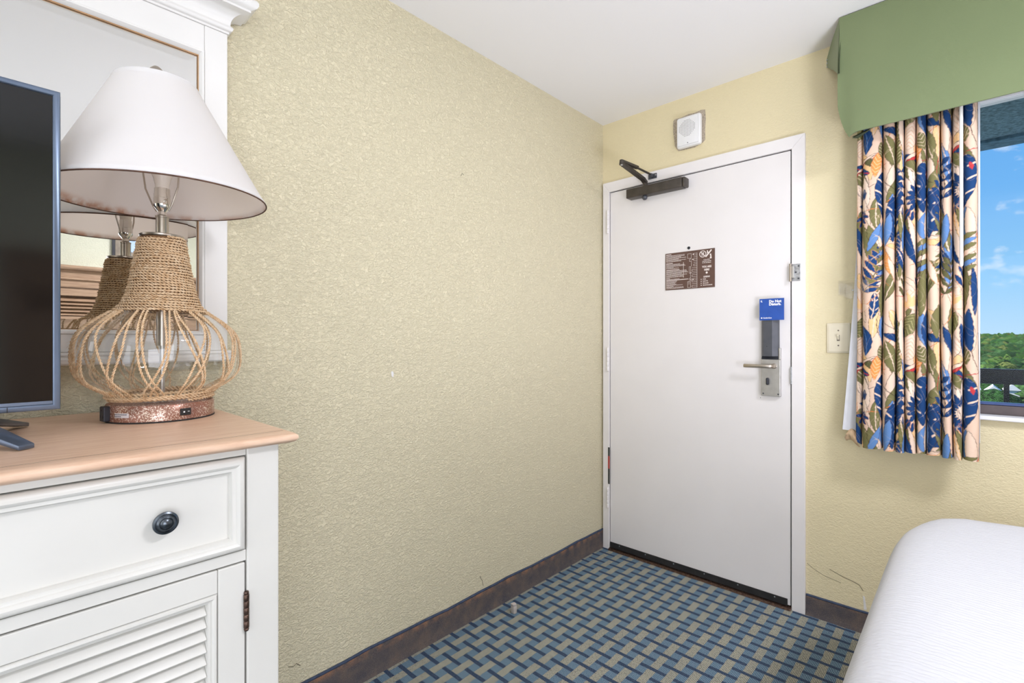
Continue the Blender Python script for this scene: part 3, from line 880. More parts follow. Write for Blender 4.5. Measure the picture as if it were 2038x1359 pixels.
# ================================================================== CURTAIN with leaf print
TU, TV = 0.43, 0.78
def paint(U, Vv):
    """U, Vv cloth coordinates in metres (Vv downwards) -> sRGB colours"""
    sh = U.shape
    img = np.zeros(sh + (3,)); img[:] = (228, 198, 175)
    def nse(fx, fy, ph):
        return (np.sin(U * fx + ph) * np.sin(Vv * fy + ph * 1.7) + 0.6 * np.sin(U * fx * 2.3 + Vv * fy * 1.4 + ph * 3)) / 1.6
    img += nse(90, 60, 0.3)[..., None] * np.array([2, 3, 3])
    NAVY, BLUE, OLIVE, OLD, CREAM, PEACH, ORNG, RED, LINE, PALE = (32, 66, 114), (100, 138, 190), (120, 116, 76), (94, 92, 60), (232, 208, 188), (238, 196, 142), (232, 152, 84), (190, 62, 66), (64, 48, 42), (233, 206, 184)
    DNAV = (24, 54, 106)
    Wn = nse(210, 260, 1.0) * 0.0016
    def loc(cx, cy):
        du = (U - cx + TU / 2) % TU - TU / 2
        dv = (Vv - cy + TV / 2) % TV - TV / 2
        return du, dv
    def blendc(mask, col, a=1.0):
        img[mask] = img[mask] * (1 - a) + np.array(col) * a
    def leaf(bx, by, L, ang, w, col, edge=LINE, ew=0.0014, rib=None, bend=0.0, p=0.8, skew=1.0, veins=None, slits=0, slitcol=PALE):
        a = math.radians(ang)
        dx, dy = math.cos(a), math.sin(a)
        cx, cy = bx + dx * L / 2, by + dy * L / 2
        du, dv = loc(cx, cy)
        tt = (du * dx + dv * dy) / L + 0.5
        tc = np.clip(tt, 0, 1)
        s = -du * dy + dv * dx - bend * L * 4 * tc * (1 - tc) + Wn
        h = w * np.sin(PI * tc ** skew) ** p
        ins = (tt > 0) & (tt < 1)
        if edge is not None:
            blendc(ins & (np.abs(s) < h + ew), edge)
        body = ins & (np.abs(s) < h)
        blendc(body, col)
        if veins is not None:
            q = (tc * L * 1.0 + np.abs(s) * 0.9) % 0.014
            blendc(body & (q < 0.0016), veins)
        if slits:
            q = (tc * slits + np.abs(s) / w * 0.45) % 1.0
            blendc(body & (q < 0.13) & (np.abs(s) > h * 0.28), slitcol)
        if rib is not None:
            blendc(ins & (np.abs(s) < 0.0017), rib)
    def line(bx, by, L, ang, col=LINE, w=0.0011, bend=0.0):
        leaf(bx, by, L, ang, w, col, edge=None, bend=bend, p=0.25)
    def fan(cx, cy, n, a0, a1, r0, L, w, col, **kw):
        for k in range(n):
            a = a0 + (a1 - a0) * k / max(1, n - 1)
            ar = math.radians(a)
            leaf(cx + r0 * math.cos(ar), cy + r0 * math.sin(ar), L * (0.85 + 0.3 * ((k * 37) % 5) / 5), a, w, col, **kw)
    def frond(bx, by, L, ang, n, ll, w, col, spread=52, bend=0.1, stem=LINE, **kw):
        a = math.radians(ang)
        for k in range(n):
            f = (k + 0.6) / n
            nx, ny = -math.sin(a), math.cos(a)
            o = bend * L * 4 * f * (1 - f)
            x_, y_ = bx + math.cos(a) * L * f + nx * o, by + math.sin(a) * L * f + ny * o
            l2 = ll * (0.55 + 0.6 * math.sin(PI * (0.15 + 0.8 * f)))
            leaf(x_, y_, l2, ang - spread, w, col, **kw)
            leaf(x_, y_, l2, ang + spread, w, col, **kw)
        if stem: line(bx, by, L, ang, stem, 0.0014, bend)
    fr = random.Random(21)
    for k in range(44):
        fu, fv = TU * ((k * 0.61803) % 1.0), TV * (k + 0.5) / 44
        kind = fr.random()
        colf = NAVY if kind < 0.15 else OLIVE if kind < 0.38 else BLUE if kind < 0.46 else PEACH if kind < 0.60 else PALE if kind < 0.96 else ORNG
        leaf(fu, fv, fr.uniform(0.10, 0.19), fr.choice((1, 1, 1, -1)) * fr.uniform(55, 115), fr.uniform(0.012, 0.026), colf, edge=LINE,
             bend=fr.uniform(-0.09, 0.09), rib=PALE if fr.random() < 0.35 else None, slits=3 if (colf == NAVY and fr.random() < 0.4) else 0,
             veins=(224, 190, 150) if fr.random() < 0.3 else None)
    for k in range(22):
        line(TU * ((k * 0.371) % 1.0), TV * k / 22, fr.uniform(0.07, 0.14), fr.uniform(0, 180), fr.choice(((214, 128, 76), LINE, RED)), 0.0012, fr.uniform(-0.15, 0.15))
    # --- flower with pale petals and orange lines
    fan(0.06, 0.02, 7, -170, -10, 0.0, 0.075, 0.016, PALE, edge=(226, 140, 80), ew=0.0012)
    fan(0.06, 0.02, 5, -150, -40, 0.005, 0.050, 0.009, PEACH, edge=None)
    # olive broad leaves, scaly
    leaf(0.03, 0.13, 0.105, -58, 0.030, OLIVE, edge=LINE, veins=(206, 196, 140))
    leaf(0.055, 0.215, 0.10, -80, 0.036, CREAM, edge=LINE, veins=(206, 148, 96))
    leaf(0.115, 0.20, 0.12, -98, 0.020, NAVY, edge=LINE, rib=(80, 116, 170), bend=0.10)
    leaf(0.105, 0.225, 0.07, 20, 0.013, OLD, edge=LINE)
    # band: navy / red / white midrib / olive leaf
    leaf(0.005, 0.235, 0.13, 18, 0.020, NAVY, edge=LINE, rib=RED)
    leaf(0.00, 0.285, 0.13, -28, 0.012, RED, edge=LINE)
    leaf(0.0, 0.27, 0.17, -24, 0.0055, PALE, edge=LINE)
    leaf(0.035, 0.265, 0.115, 38, 0.036, OLIVE, edge=LINE, rib=PALE, skew=0.8)
    # long pale leaflets and blue seeds
    for k in range(7):
        leaf(0.005 + 0.017 * k, 0.285 + 0.012 * (k % 3), 0.115, 52 + 5 * k, 0.0125, (244, 220, 200), edge=LINE, ew=0.0012)
    fan(0.110, 0.395, 9, 95, 268, 0.022, 0.046, 0.0078, NAVY, edge=LINE, ew=0.0008)
    fan(0.075, 0.425, 6, 20, 150, 0.020, 0.040, 0.0066, NAVY, edge=(204, 120, 80), ew=0.0009)
    # tall navy and olive blades
    leaf(0.030, 0.475, 0.215, 66, 0.020, NAVY, edge=LINE, rib=None, bend=0.05)
    leaf(0.085, 0.455, 0.235, 72, 0.021, OLIVE, edge=LINE, bend=-0.05)
    leaf(0.055, 0.46, 0.23, 75, 0.012, CREAM, edge=LINE)
    leaf(0.125, 0.475, 0.085, 78, 0.012, OLIVE, edge=LINE)
    # navy leaflets with orange spikes
    frond(0.100, 0.745, 0.16, -68, 6, 0.056, 0.0085, NAVY, spread=56, edge=(240, 170, 110), ew=0.0012, bend=0.08, stem=OLD)
    leaf(0.04, 0.655, 0.10, 96, 0.010, PEACH, edge=LINE)
    leaf(0.025, 0.70, 0.085, 70, 0.010, CREAM, edge=(222, 140, 90))
    # --- second column: big banana leaf with slits
    leaf(0.155, 0.560, 0.01, 90, 0.002, NAVY)
    leaf(0.190, 0.270, 0.185, 92, 0.042, NAVY, edge=LINE, slits=4, skew=0.75)
    leaf(0.205, 0.300, 0.03, 75, 0.006, RED, edge=None)
    leaf(0.200, 0.455, 0.135, 84, 0.018, PALE, edge=LINE)
    leaf(0.165, 0.470, 0.115, 112, 0.012, BLUE, edge=LINE)
    leaf(0.185, 0.185, 0.115, 110, 0.018, ORNG, edge=(206, 98, 66), bend=0.1, veins=(250, 222, 180))
    leaf(0.175, 0.040, 0.125, 82, 0.022, BLUE, edge=LINE)
    leaf(0.200, 0.030, 0.150, 88, 0.018, NAVY, edge=LINE, bend=0.05)
    leaf(0.168, 0.160, 0.07, 70, 0.022, OLIVE, edge=LINE, veins=(240, 214, 190))
    for k in range(9):
        leaf(0.150, 0.575 + 0.019 * k, 0.085, -22, 0.0088, [OLIVE, BLUE, OLIVE, PALE][k % 4], edge=LINE, ew=0.0008)
    leaf(0.165, 0.735, 0.165, -84, 0.0, NAVY)
    leaf(0.190, 0.660, 0.175, 96, 0.020, OLIVE, edge=LINE)
    leaf(0.212, 0.670, 0.165, 88, 0.015, NAVY, edge=LINE, bend=-0.05)
    # --- third column: pale trunk with lines, navy collar, olive tube
    for k in range(6):
        line(0.235, 0.06 + 0.115 * k, 0.085, (32, -24, 48, -38, 16, 70)[k], (214, 128, 76) if k % 2 else LINE, 0.0011, 0.1)
    leaf(0.240, 0.115, 0.115, 8, 0.014, NAVY, edge=LINE, bend=0.08)
    leaf(0.250, 0.140, 0.130, 72, 0.026, OLIVE, edge=LINE, rib=PALE)
    leaf(0.245, 0.505, 0.085, 14, 0.010, NAVY, edge=LINE)
    leaf(0.285, 0.375, 0.175, 92, 0.028, NAVY, edge=LINE, slits=3, skew=0.8)
    leaf(0.270, 0.440, 0.125, 100, 0.016, BLUE, edge=LINE)
    leaf(0.300, 0.455, 0.090, 75, 0.012, OLIVE, edge=LINE)
    leaf(0.255, 0.560, 0.080, 10, 0.010, PEACH, edge=(226, 110, 60))
    leaf(0.262, 0.610, 0.120, 68, 0.012, PALE, edge=(214, 128, 76))
    # --- fourth column
    leaf(0.315, 0.010, 0.125, 96, 0.024, OLIVE, edge=LINE)
    leaf(0.345, 0.005, 0.130, 86, 0.014, NAVY, edge=LINE, bend=-0.05)
    leaf(0.318, 0.100, 0.055, 60, 0.020, PALE, edge=LINE, veins=OLD)
    leaf(0.335, 0.140, 0.130, 84, 0.016, ORNG, edge=(206, 98, 66), bend=0.07, veins=(250, 220, 180))
    line(0.350, 0.200, 0.13, 112, RED, 0.0013, 0.1)
    frond(0.335, 0.520, 0.200, -84, 7, 0.058, 0.010, NAVY, spread=50, edge=LINE, ew=0.001, bend=-0.06, stem=PALE)
    leaf(0.318, 0.450, 0.12, 70, 0.016, PEACH, edge=LINE)
    for k in range(8):
        leaf(0.298, 0.540 + 0.020 * k, 0.078, -18, 0.0085, [OLIVE, PEACH, NAVY, PALE][k % 4], edge=LINE, ew=0.0008)
    leaf(0.330, 0.680, 0.095, 80, 0.018, PEACH, edge=(226, 110, 60), veins=ORNG)
    # --- fifth column
    leaf(0.385, 0.060, 0.19, 82, 0.021, CREAM, edge=LINE)
    leaf(0.400, 0.090, 0.115, 70, 0.013, NAVY, edge=LINE)
    leaf(0.372, 0.185, 0.095, 100, 0.020, OLIVE, edge=LINE, veins=(230, 206, 170))
    frond(0.395, 0.430, 0.150, -96, 5, 0.052, 0.009, NAVY, spread=60, edge=LINE, ew=0.001)
    leaf(0.380, 0.440, 0.170, 78, 0.018, OLIVE, edge=LINE, rib=PALE)
    leaf(0.408, 0.470, 0.120, 96, 0.014, BLUE, edge=LINE)
    leaf(0.372, 0.580, 0.115, 64, 0.017, NAVY, edge=LINE, rib=(230, 200, 180))
    frond(0.395, 0.770, 0.13, -80, 5, 0.046, 0.0072, OLD, spread=44, edge=LINE, ew=0.0008)
    # pale crackle of the batik
    cr = np.abs(np.sin(U * 47 + 2.2 * np.sin(Vv * 31)) * np.sin(Vv * 39 + 1.7 * np.sin(U * 53)))
    img[cr < 0.012] = img[cr < 0.012] * 0.35 + np.array([228, 198, 174]) * 0.65
    img += nse(700, 900, 2.1)[..., None] * 4
    s = np.clip(img, 0, 255) / 255.0
    return np.where(s <= 0.04045, s / 12.92, ((s + 0.055) / 1.055) ** 2.4)

cur = empty('curtain', (1.41, -0.10, 0.785), 'gathered curtain with blue and olive tropical leaf print', 'curtain')
edges_px = [1702, 1714, 1756, 1782, 1799, 1823, 1844, 1872, 1896, 1917, 1948]
def px2X(px_, Y=-0.12):
    th = math.atan2(911.0, 975.0)
    r = (px_ - 1019) / 975.0
    dx_ = -math.sin(th) + r * math.cos(th); dy_ = math.cos(th) + r * math.sin(th)
    return 1.567 + dx_ * (Y + 2.456) / dy_
XE = [px2X(q) for q in edges_px]
plan = []
for k in range(len(XE) - 1):
    a, b = XE[k], XE[k + 1]
    n = 44
    amp = 0.050 if k not in (0,) else 0.022
    for i in range(n):
        f = i / n
        sn = math.sin(PI * f)
        xx = a + (b - a) * (f - 0.10 * math.sin(2 * PI * f))
        plan.append((xx, -0.080 - amp * sn ** 0.5, k))
plan.append((XE[-1], -0.100, 9))
plan = np.array(plan)
seg = np.hypot(np.diff(plan[:, 0]), np.diff(plan[:, 1]))
arc = np.concatenate([[0], np.cumsum(seg)])
nU = int(arc[-1] / 0.0018)
sU = np.linspace(0, arc[-1], nU)
cx_ = np.interp(sU, arc, plan[:, 0]); cy_ = np.interp(sU, arc, plan[:, 1])
Z0, Z1 = 0.782, 2.17
nV = int((Z1 - Z0) / 0.0018)
zz = np.linspace(Z0, Z1, nV)
GXx = np.tile(cx_, (nV, 1)); GYy = np.tile(cy_, (nV, 1)); GZz = np.tile(zz[:, None], (1, nU))
hh = (Z1 - GZz) / (Z1 - Z0)
mid = 0.5 * (XE[0] + XE[-1])
GXx = mid + (GXx - mid) * (0.985 + 0.02 * hh) + 0.0022 * np.sin(GZz * 7 + GXx * 60) * hh
GYy = GYy - 0.004 * np.sin(GZz * 5 + GXx * 35) * hh
GZz = GZz + 0.003 * np.sin(sU * 45)[None, :] * (hh ** 8) + 0.022 * (np.clip((XE[0] + 0.02 - GXx) / 0.03, 0, 1) * hh ** 8)
TR = 0.0008
tnu, tnv = int(round(TU / TR)), int(round(TV / TR))
tile = paint(np.tile(((np.arange(tnu) + 0.5) * TU / tnu)[None, :], (tnv, 1)), np.tile(((np.arange(tnv) + 0.5) * TV / tnv)[:, None], (1, tnu)))
tile = (tile + np.roll(tile, 1, 0) + np.roll(tile, 1, 1) + np.roll(np.roll(tile, 1, 0), 1, 1)) / 4
tile = (tile * 2 + np.roll(tile, -1, 0) + np.roll(tile, -1, 1)) / 4
fu_ = ((sU + 0.012) / TU * tnu) % tnu
fv_ = ((2.12 - zz) / TV * tnv) % tnv
u0, v0 = np.floor(fu_).astype(int), np.floor(fv_).astype(int)
du_, dv_ = (fu_ - u0)[None, :, None], (fv_ - v0)[:, None, None]
u1, v1 = (u0 + 1) % tnu, (v0 + 1) % tnv
u0, v0 = u0 % tnu, v0 % tnv
colr = (tile[np.ix_(v0, u0)] * (1 - du_) * (1 - dv_) + tile[np.ix_(v0, u1)] * du_ * (1 - dv_) + tile[np.ix_(v1, u0)] * (1 - du_) * dv_ + tile[np.ix_(v1, u1)] * du_ * dv_)
Vc = np.stack([GXx, GYy, GZz], -1).reshape(-1, 3) - np.array(cur.location)
ii = np.arange(nV * nU).reshape(nV, nU)
Fq = np.stack([ii[:-1, :-1], ii[:-1, 1:], ii[1:, 1:], ii[1:, :-1]], -1).reshape(-1, 4)
me = fast_mesh('cloth', Vc, Fq, colr.reshape(-1, 3), 'print')
me.materials.append(MAT['curtain_print'])
co = bpy.data.objects.new('cloth', me); COL.objects.link(co); co.parent = cur
# lining, wider than the cloth at the left foot
P = []
for zq in np.linspace(0.835, 2.16, 40):
    f = (2.16 - zq) / (2.16 - 0.835)
    xl = 1.238 - 0.052 * max(0, (f - 0.35) / 0.65) ** 1.3
    row = [(xl + (1.594 - xl) * u, -0.062 - 0.012 * math.sin(u * 42) * (0.3 + 0.7 * u if u > 0.05 else u) - 0.004 * f * math.sin(u * 9 + 1), zq) for u in np.linspace(0, 1, 60)]
    P.append(row)
P = np.array(P)
m = MB().grid(P); m.grid(P[:, ::-1] + np.array([0, 0.0015, 0])); m.grid(np.stack([P[:, 0], P[:, 0] + np.array([0, 0.0015, 0])]))
build('lining', m, 'lining_cloth', cur, smooth=60)
build('wand', MB().tube([(1.545, -0.150, 2.14), (1.546, -0.150, 1.462), (1.546, -0.150, 1.456)], [0.0052, 0.0052, 0.003], 14), 'wand_white', cur, smooth=50)
# curled hem at the lower left
P = []
for f in np.linspace(0, 1, 10):
    a = PI * 1.4 * f
    P.append([(1.200 + 0.045 * u + 0.006 * math.cos(a), -0.066 - 0.016 * math.sin(a) * (0.5 + u), 0.835 - 0.045 * f + 0.010 * math.sin(u * 5) - 0.012 * u) for u in np.linspace(0, 1, 10)])
P = np.array(P)
vv = P.reshape(-1, 3)
me = fast_mesh('hem_curl', vv - np.array(cur.location), np.stack([np.arange(90).reshape(9, 10)[:, :-1], np.arange(90).reshape(9, 10)[:, 1:], np.arange(90).reshape(9, 10)[:, 1:] + 10, np.arange(90).reshape(9, 10)[:, :-1] + 10], -1).reshape(-1, 4),
               np.tile(np.array([C(226, 196, 160)[:3]]), (100, 1)) * (0.75 + 0.5 * rng.random((100, 1))), 'print')
me.materials.append(MAT['curtain_print'])
hc = bpy.data.objects.new('hem_curl', me); COL.objects.link(hc); hc.parent = cur
so = hc.modifiers.new('thickness', 'SOLIDIFY'); so.thickness = 0.0012

# clear plastic hold-back on the wall, hooking the curtain edge
hb_ = empty('curtain_holdback', (1.20, 0, 1.40), 'clear plastic curtain holdback hook on the wall', 'hook')
build('wall_plate', MB().box(1.186, 1.220, -0.005, -0.0005, 1.372, 1.440, 0.001), 'clear_plastic', hb_)
build('side_arm', MB().box(1.186, 1.190, -0.155, -0.005, 1.380, 1.436, 0.001), 'clear_plastic', hb_)
build('front_arm', MB().box(1.190, 1.284, -0.155, -0.1515, 1.382, 1.434, 0.001), 'clear_plastic', hb_)
build('end_lip', MB().box(1.2805, 1.284, -0.1515, -0.1385, 1.382, 1.434, 0.0008), 'clear_plastic', hb_)
build('screw', MB().lathe([(0, -0.002), (0.003, -0.0016), (0.0036, 0)], (1.212, -0.005, 1.408), 12, 'Y'), 'zinc', hb_)

# ================================================================== WALL THINGS
# fire alarm sounder
al = empty('alarm_sounder', (0.512, 0, 2.19), 'white wall alarm sounder with speaker grille above the door', 'alarm')
build('body', MB().box(0.4615, 0.5865, -0.034, -0.0016, 2.184, 2.340, 0.012, 4), 'white_plastic', al, smooth=50)
build('faceplate', MB().box(0.4700, 0.5780, -0.038, -0.0335, 2.192, 2.332, 0.0045, 3), 'white_plastic', al, smooth=50)
m = MB()
for r_ in range(13):
    for c_ in range(13):
        xx, z_ = 0.520 + (c_ - 6) * 0.0066, 2.276 + (r_ - 6) * 0.0066
        if (c_ - 6) ** 2 + (r_ - 6) ** 2 <= 40:
            m.lathe([(0.0, -0.0002), (0.0017, -0.0002), (0.0017, 0.0003)], (xx, -0.038, z_), 6, 'Y')
tag(build('grille_holes', m, 'dark_hole', al), None, None, None, 'stuff')
build('screw', MB().lathe([(0, -0.001), (0.0022, -0.0008), (0.0026, 0)], (0.524, -0.038, 2.200), 10, 'Y'), 'graphite', al)

# evacuation plaque
pq = empty('evacuation_plaque', (0.5225, SY, 1.4625), 'brown evacuation plan plaque with white print on the door', 'sign')
PYF = SY - 0.0035
build('plate', MB().box(0.394, 0.651, PYF, SY - 0.0002, 1.4625, 1.6545, 0.0006), 'brown_plaque', pq)
pr = MB()
def pbar(x0, x1, z0, z1):
    pr.box(x0, x1, PYF - 0.0004, PYF, z0, z1)
def para(z_top, n, x0, lens):
    for i in range(n):
        z_ = z_top - i * 0.0052
        xx = x0
        while xx < x0 + lens[i % len(lens)]:
            wl_ = random.uniform(0.003, 0.008)
            pbar(xx, min(xx + wl_, x0 + lens[i % len(lens)]), z_, z_ + 0.0021)
            xx += wl_ + 0.0016
for zt, ln in ((1.6455, 0.028), (1.5995, 0.036), (1.5645, 0.072), (1.5115, 0.118)):
    pbar(0.399, 0.399 + ln, zt, zt + 0.0030)
para(1.640, 7, 0.399, [0.100, 0.100, 0.082, 0.108, 0.070, 0.108, 0.082])
para(1.594, 5, 0.399, [0.075, 0.098, 0.105, 0.040, 0.068])
para(1.559, 9, 0.399, [0.110, 0.112, 0.118, 0.085, 0.112, 0.090, 0.096, 0.020, 0.072])
para(1.506, 8, 0.399, [0.060, 0.056, 0.048, 0.055, 0.088, 0.040, 0.094, 0.094])
pbar(0.4915, 0.4930, 1.522, 1.601)
# floor plan of little rooms
def ring(x0, x1, z0, z1, w=0.0011):
    pbar(x0, x1, z0, z0 + w); pbar(x0, x1, z1 - w, z1); pbar(x0, x0 + w, z0, z1); pbar(x1 - w, x1, z0, z1)
ring(0.5135, 0.534, 1.617, 1.641); ring(0.524, 0.5345, 1.600, 1.614)
pbar(0.5335, 0.5346, 1.575, 1.614); ring(0.522, 0.5305, 1.541, 1.575); pbar(0.5285, 0.5296, 1.515, 1.541); ring(0.522, 0.532, 1.506, 1.516)
ring(0.514, 0.530, 1.468, 1.500); pbar(0.521, 0.5222, 1.484, 1.500)
pbar(0.562, 0.5632, 1.466, 1.642)
for k in range(20):
    z_ = 1.468 + k * 0.0090
    pbar(0.5365 if (k < 12) else 0.5450, 0.5632, z_, z_ + 0.0011)
    if k % 3 == 0: pbar(0.5365 if k < 12 else 0.545, 0.5378 if k < 12 else 0.5463, z_, z_ + 0.009)
for xx, z_ in ((0.543, 1.636), (0.541, 1.610), (0.531, 1.543), (0.542, 1.508), (0.531, 1.507)):
    pr.lathe([(0, -0.0004), (0.0028, -0.0004), (0.0028, 0)], (xx, PYF, z_), 10, 'Y')
# no-lift ring, escalator stroke and figures
pr.lathe([(0.0140, 0.0), (0.0140, -0.0005), (0.0172, -0.0005), (0.0172, 0.0)], (0.592, PYF, 1.631), 28, 'Y')
pr.add(*bar((0.582, PYF - 0.0003, 1.641), (0.602, PYF - 0.0003, 1.621), 0.0032, 0.0006, True, Vector((0, 1, 0))))
for dx_ in (-0.004, 0.004):
    pr.lathe([(0, -0.0004), (0.0028, -0.0004), (0.0028, 0)], (0.592 + dx_, PYF, 1.637), 10, 'Y')
    pbar(0.592 + dx_ - 0.0016, 0.592 + dx_ + 0.0016, 1.621, 1.634)
pr.add(*bar((0.608, PYF - 0.0003, 1.617), (0.6335, PYF - 0.0003, 1.646), 0.0065, 0.0006, True, Vector((0, 1, 0))))
for k in range(3):
    pr.box(0.627 + 0.002 * (k % 2), 0.636 - 0.001 * k, PYF - 0.0005, PYF, 1.605 + 0.008 * k, 1.612 + 0.008 * k)
pr.lathe([(0, -0.0004), (0.0030, -0.0004), (0.0030, 0)], (0.615, PYF, 1.644), 10, 'Y'); pbar(0.613, 0.619, 1.632, 1.641)
for s_, sz_, x_, z_, bd in (('In Case of Fire', 0.0062, 0.6115, 1.6000, 0.0002), ('Use Stairway for Exit', 0.0062, 0.6115, 1.5925, 0.0002), ('Do Not Use Elevator', 0.0062, 0.6115, 1.5850, 0.0002),
                       ('YOU ARE', 0.0135, 0.6115, 1.5620, 0.0005), ('HERE', 0.0135, 0.6115, 1.5470, 0.0005), ('LEGEND', 0.0105, 0.6115, 1.5135, 0.0004)):
    merge(pr, text_mb(s_, sz_, (x_, PYF - 0.0001, z_), 'CENTER', bd, 0.0002, squeeze=0.82))
pr.lathe([(0, -0.0004), (0.0052, -0.0004), (0.0052, 0)], (0.6115, PYF, 1.5365), 18, 'Y')
for k, s_ in enumerate(('STAIRS', 'ELEVATOR', 'FIRE ALARM', 'FIRE EXTINGUISHER')):
    z_ = 1.5030 - k * 0.0100
    merge(pr, text_mb(s_, 0.0062, (0.592, PYF - 0.0001, z_), 'LEFT', 0.0002, 0.0002, squeeze=0.85))
    pr.lathe([(0, -0.0004), (0.0024, -0.0004), (0.0024, 0)], (0.584, PYF, z_ + 0.002), 8, 'Y')
build('print', pr, 'plaque_print', pq, orient=False)

# do not disturb card
dn = empty('door_hanger_card', (0.912, SY, 1.29), 'blue Do Not Disturb card in the lock housing', 'sign')
DYF = SY - 0.0345
build('card', MB().box(0.8645, 0.966, DYF, DYF + 0.0012, 1.2905, 1.3880), 'dnd_blue', dn)
build('slogan', text_mb('Do Not', 0.0158, (0.9045, DYF - 0.0002, 1.3700), 'LEFT', 0.0007, 0.0002, squeeze=0.98), 'print_white', dn, orient=False)
build('slogan', text_mb('Disturb.', 0.0158, (0.9045, DYF - 0.0002, 1.3570), 'LEFT', 0.0007, 0.0002, squeeze=0.95), 'print_white', dn, orient=False)
build('brand_line', text_mb('ComfortCare', 0.0078, (0.8800, DYF - 0.0002, 1.2985), 'LEFT', 0.00025, 0.0002, squeeze=0.82), 'print_white', dn, orient=False)
build('brand_dot', MB().lathe([(0, -0.0004), (0.0032, -0.0004), (0.0032, 0)], (0.8735, DYF, 1.3010), 8, 'Y'), 'print_white', dn)
cres = []
for k in range(13):
    a = math.radians(70 + 220 * k / 12); cres.append((0.8745 + 0.0048 * math.cos(a), 1.3775 + 0.0048 * math.sin(a)))
for k in range(13):
    a = math.radians(290 - 220 * k / 12); cres.append((0.8766 + 0.0036 * math.cos(a), 1.3788 + 0.0036 * math.sin(a)))
build('moon', MB().prism(cres, DYF - 0.0004, DYF, 'Y'), 'print_white', dn)

# light switch
sw = empty('light_switch', (1.162, 0, 1.145), 'cream toggle light switch plate between door and curtain', 'light switch')
build('plate', MB().prism([(1.120, 1.146), (1.204, 1.146), (1.204, 1.273), (1.120, 1.273)], -0.0068, -0.0002, 'Y', 0.003), 'cream_plastic', sw, smooth=40)
build('raised_face', MB().box(1.127, 1.197, -0.0084, -0.0068, 1.153, 1.266, 0.0007), 'cream_plastic', sw)
build('slot', MB().box(1.1570, 1.1675, -0.0087, -0.0080, 1.197, 1.222), 'picture_brown', sw)
build('toggle', MB().prism([(-0.0084, 1.202), (-0.0084, 1.217), (-0.019, 1.2245), (-0.021, 1.218), (-0.010, 1.202)], 1.1585, 1.1660, 'X', 0.0008), 'cream_plastic', sw)
for z_ in (1.178, 1.241):
    build('screw', MB().lathe([(0, -0.0012), (0.0026, -0.001), (0.0032, 0)], (1.1622, -0.0084, z_), 12, 'Y'), 'picture_brown', sw)

# little rubber stop on the carpet
ds = empty('door_stop', (0.100, -0.874, 0), 'small pale rubber door stop on the carpet by the skirting', 'door stop')
build('post', MB().prism([(0.090, -0.884), (0.110, -0.884), (0.112, -0.866), (0.092, -0.864)], 0.0, 0.034, 'Z', 0.003), 'stop_rubber', ds, smooth=40)
build('cap', MB().prism([(0.089, -0.885), (0.109, -0.886), (0.112, -0.868), (0.094, -0.864)], 0.0345, 0.043, 'Z', 0.003), 'stop_rubber', ds, smooth=40)

# ================================================================== DRESSER
TZ = 1.028
XF = 0.620
dr = empty('dresser', (0.33, -2.62, 0), 'white dresser with tan wood top and louvred doors', 'dresser')
DY0, DY1 = -3.155, -2.083
tp = MB()
prof = [(0.0, TZ - 0.020), (0.016, TZ - 0.020), (0.024, TZ - 0.017), (0.028, TZ - 0.011), (0.0275, TZ - 0.006), (0.022, TZ - 0.0015), (0.016, TZ), (0.0, TZ)]
# nosing swept round the front and both ends
def nosing(prof, xb, xf, y0, y1):
    pts = [(xb, y1), (xf, y1), (xf, y0), (xb, y0)]
    dirs = [(0, 1), (1, 1), (1, -1), (0, -1)]
    return [[(p[0] + d[0] * e_, p[1] + d[1] * e_, z_) for e_, z_ in prof] for p, d in zip(pts, dirs)]
rows = nosing(prof, 0.045, XF - 0.002, DY0 + 0.004, DY1 - 0.002)
tp.grid(rows)
# surfaces top and bottom
tp.add([r[-1] for r in rows], [(0, 1, 2, 3)]); tp.add([r[0] for r in rows], [(3, 2, 1, 0)])
tp.add(rows[0], [tuple(range(8))]); tp.add(rows[3], [tuple(range(8))])
topo = build('top', tp, 'top_wood', dr, smooth=40)
tag(topo, 'tan wood top')
build('edge_groove', MB().box(0.6085, 0.6095, DY0, DY1 + 0.012, TZ - 0.002, TZ + 0.00012), 'gap_brown', topo)
build('side_panel', MB().box(0.05, XF - 0.02, DY1 - 0.020, DY1 - 0.002, 0.06, TZ - 0.0205), 'dresser_paint', dr)
build('side_panel', MB().box(0.05, XF - 0.02, DY0 + 0.002, DY0 + 0.020, 0.06, TZ - 0.0205), 'dresser_paint', dr)
build('back_panel', MB().box(0.048, 0.058, DY0 + 0.021, DY1 - 0.021, 0.06, TZ - 0.0205), 'dresser_paint', dr)
build('bottom_panel', MB().box(0.06, XF - 0.03, DY0 + 0.021, DY1 - 0.021, 0.06, 0.08), 'dresser_paint', dr)
PW = 0.0555
build('post', MB().box(XF - 0.05, XF, DY1 - PW, DY1, 0.0, TZ - 0.0202, 0.0025), 'dresser_paint', dr)
build('post', MB().box(XF - 0.05, XF, DY0, DY0 + PW, 0.0, TZ - 0.0202, 0.0025), 'dresser_paint', dr)
IY0, IY1 = DY0 + PW, DY1 - PW
build('rail', MB().box(XF - 0.04, XF - 0.0035, IY0 + 0.0004, IY1 - 0.0004, 0.994, TZ - 0.0204, 0.001), 'dresser_paint', dr)
build('rail', MB().box(XF - 0.04, XF - 0.0035, IY0 + 0.0004, IY1 - 0.0004, 0.805, 0.8245, 0.001), 'dresser_paint', dr)
build('rail', MB().box(XF - 0.04, XF - 0.0035, IY0 + 0.0004, IY1 - 0.0004, 0.085, 0.135, 0.001), 'dresser_paint', dr)
build('inner_shadow_board', MB().box(XF - 0.07, XF - 0.050, IY0 + 0.001, IY1 - 0.001, 0.136, 0.993), 'gap_brown', dr)
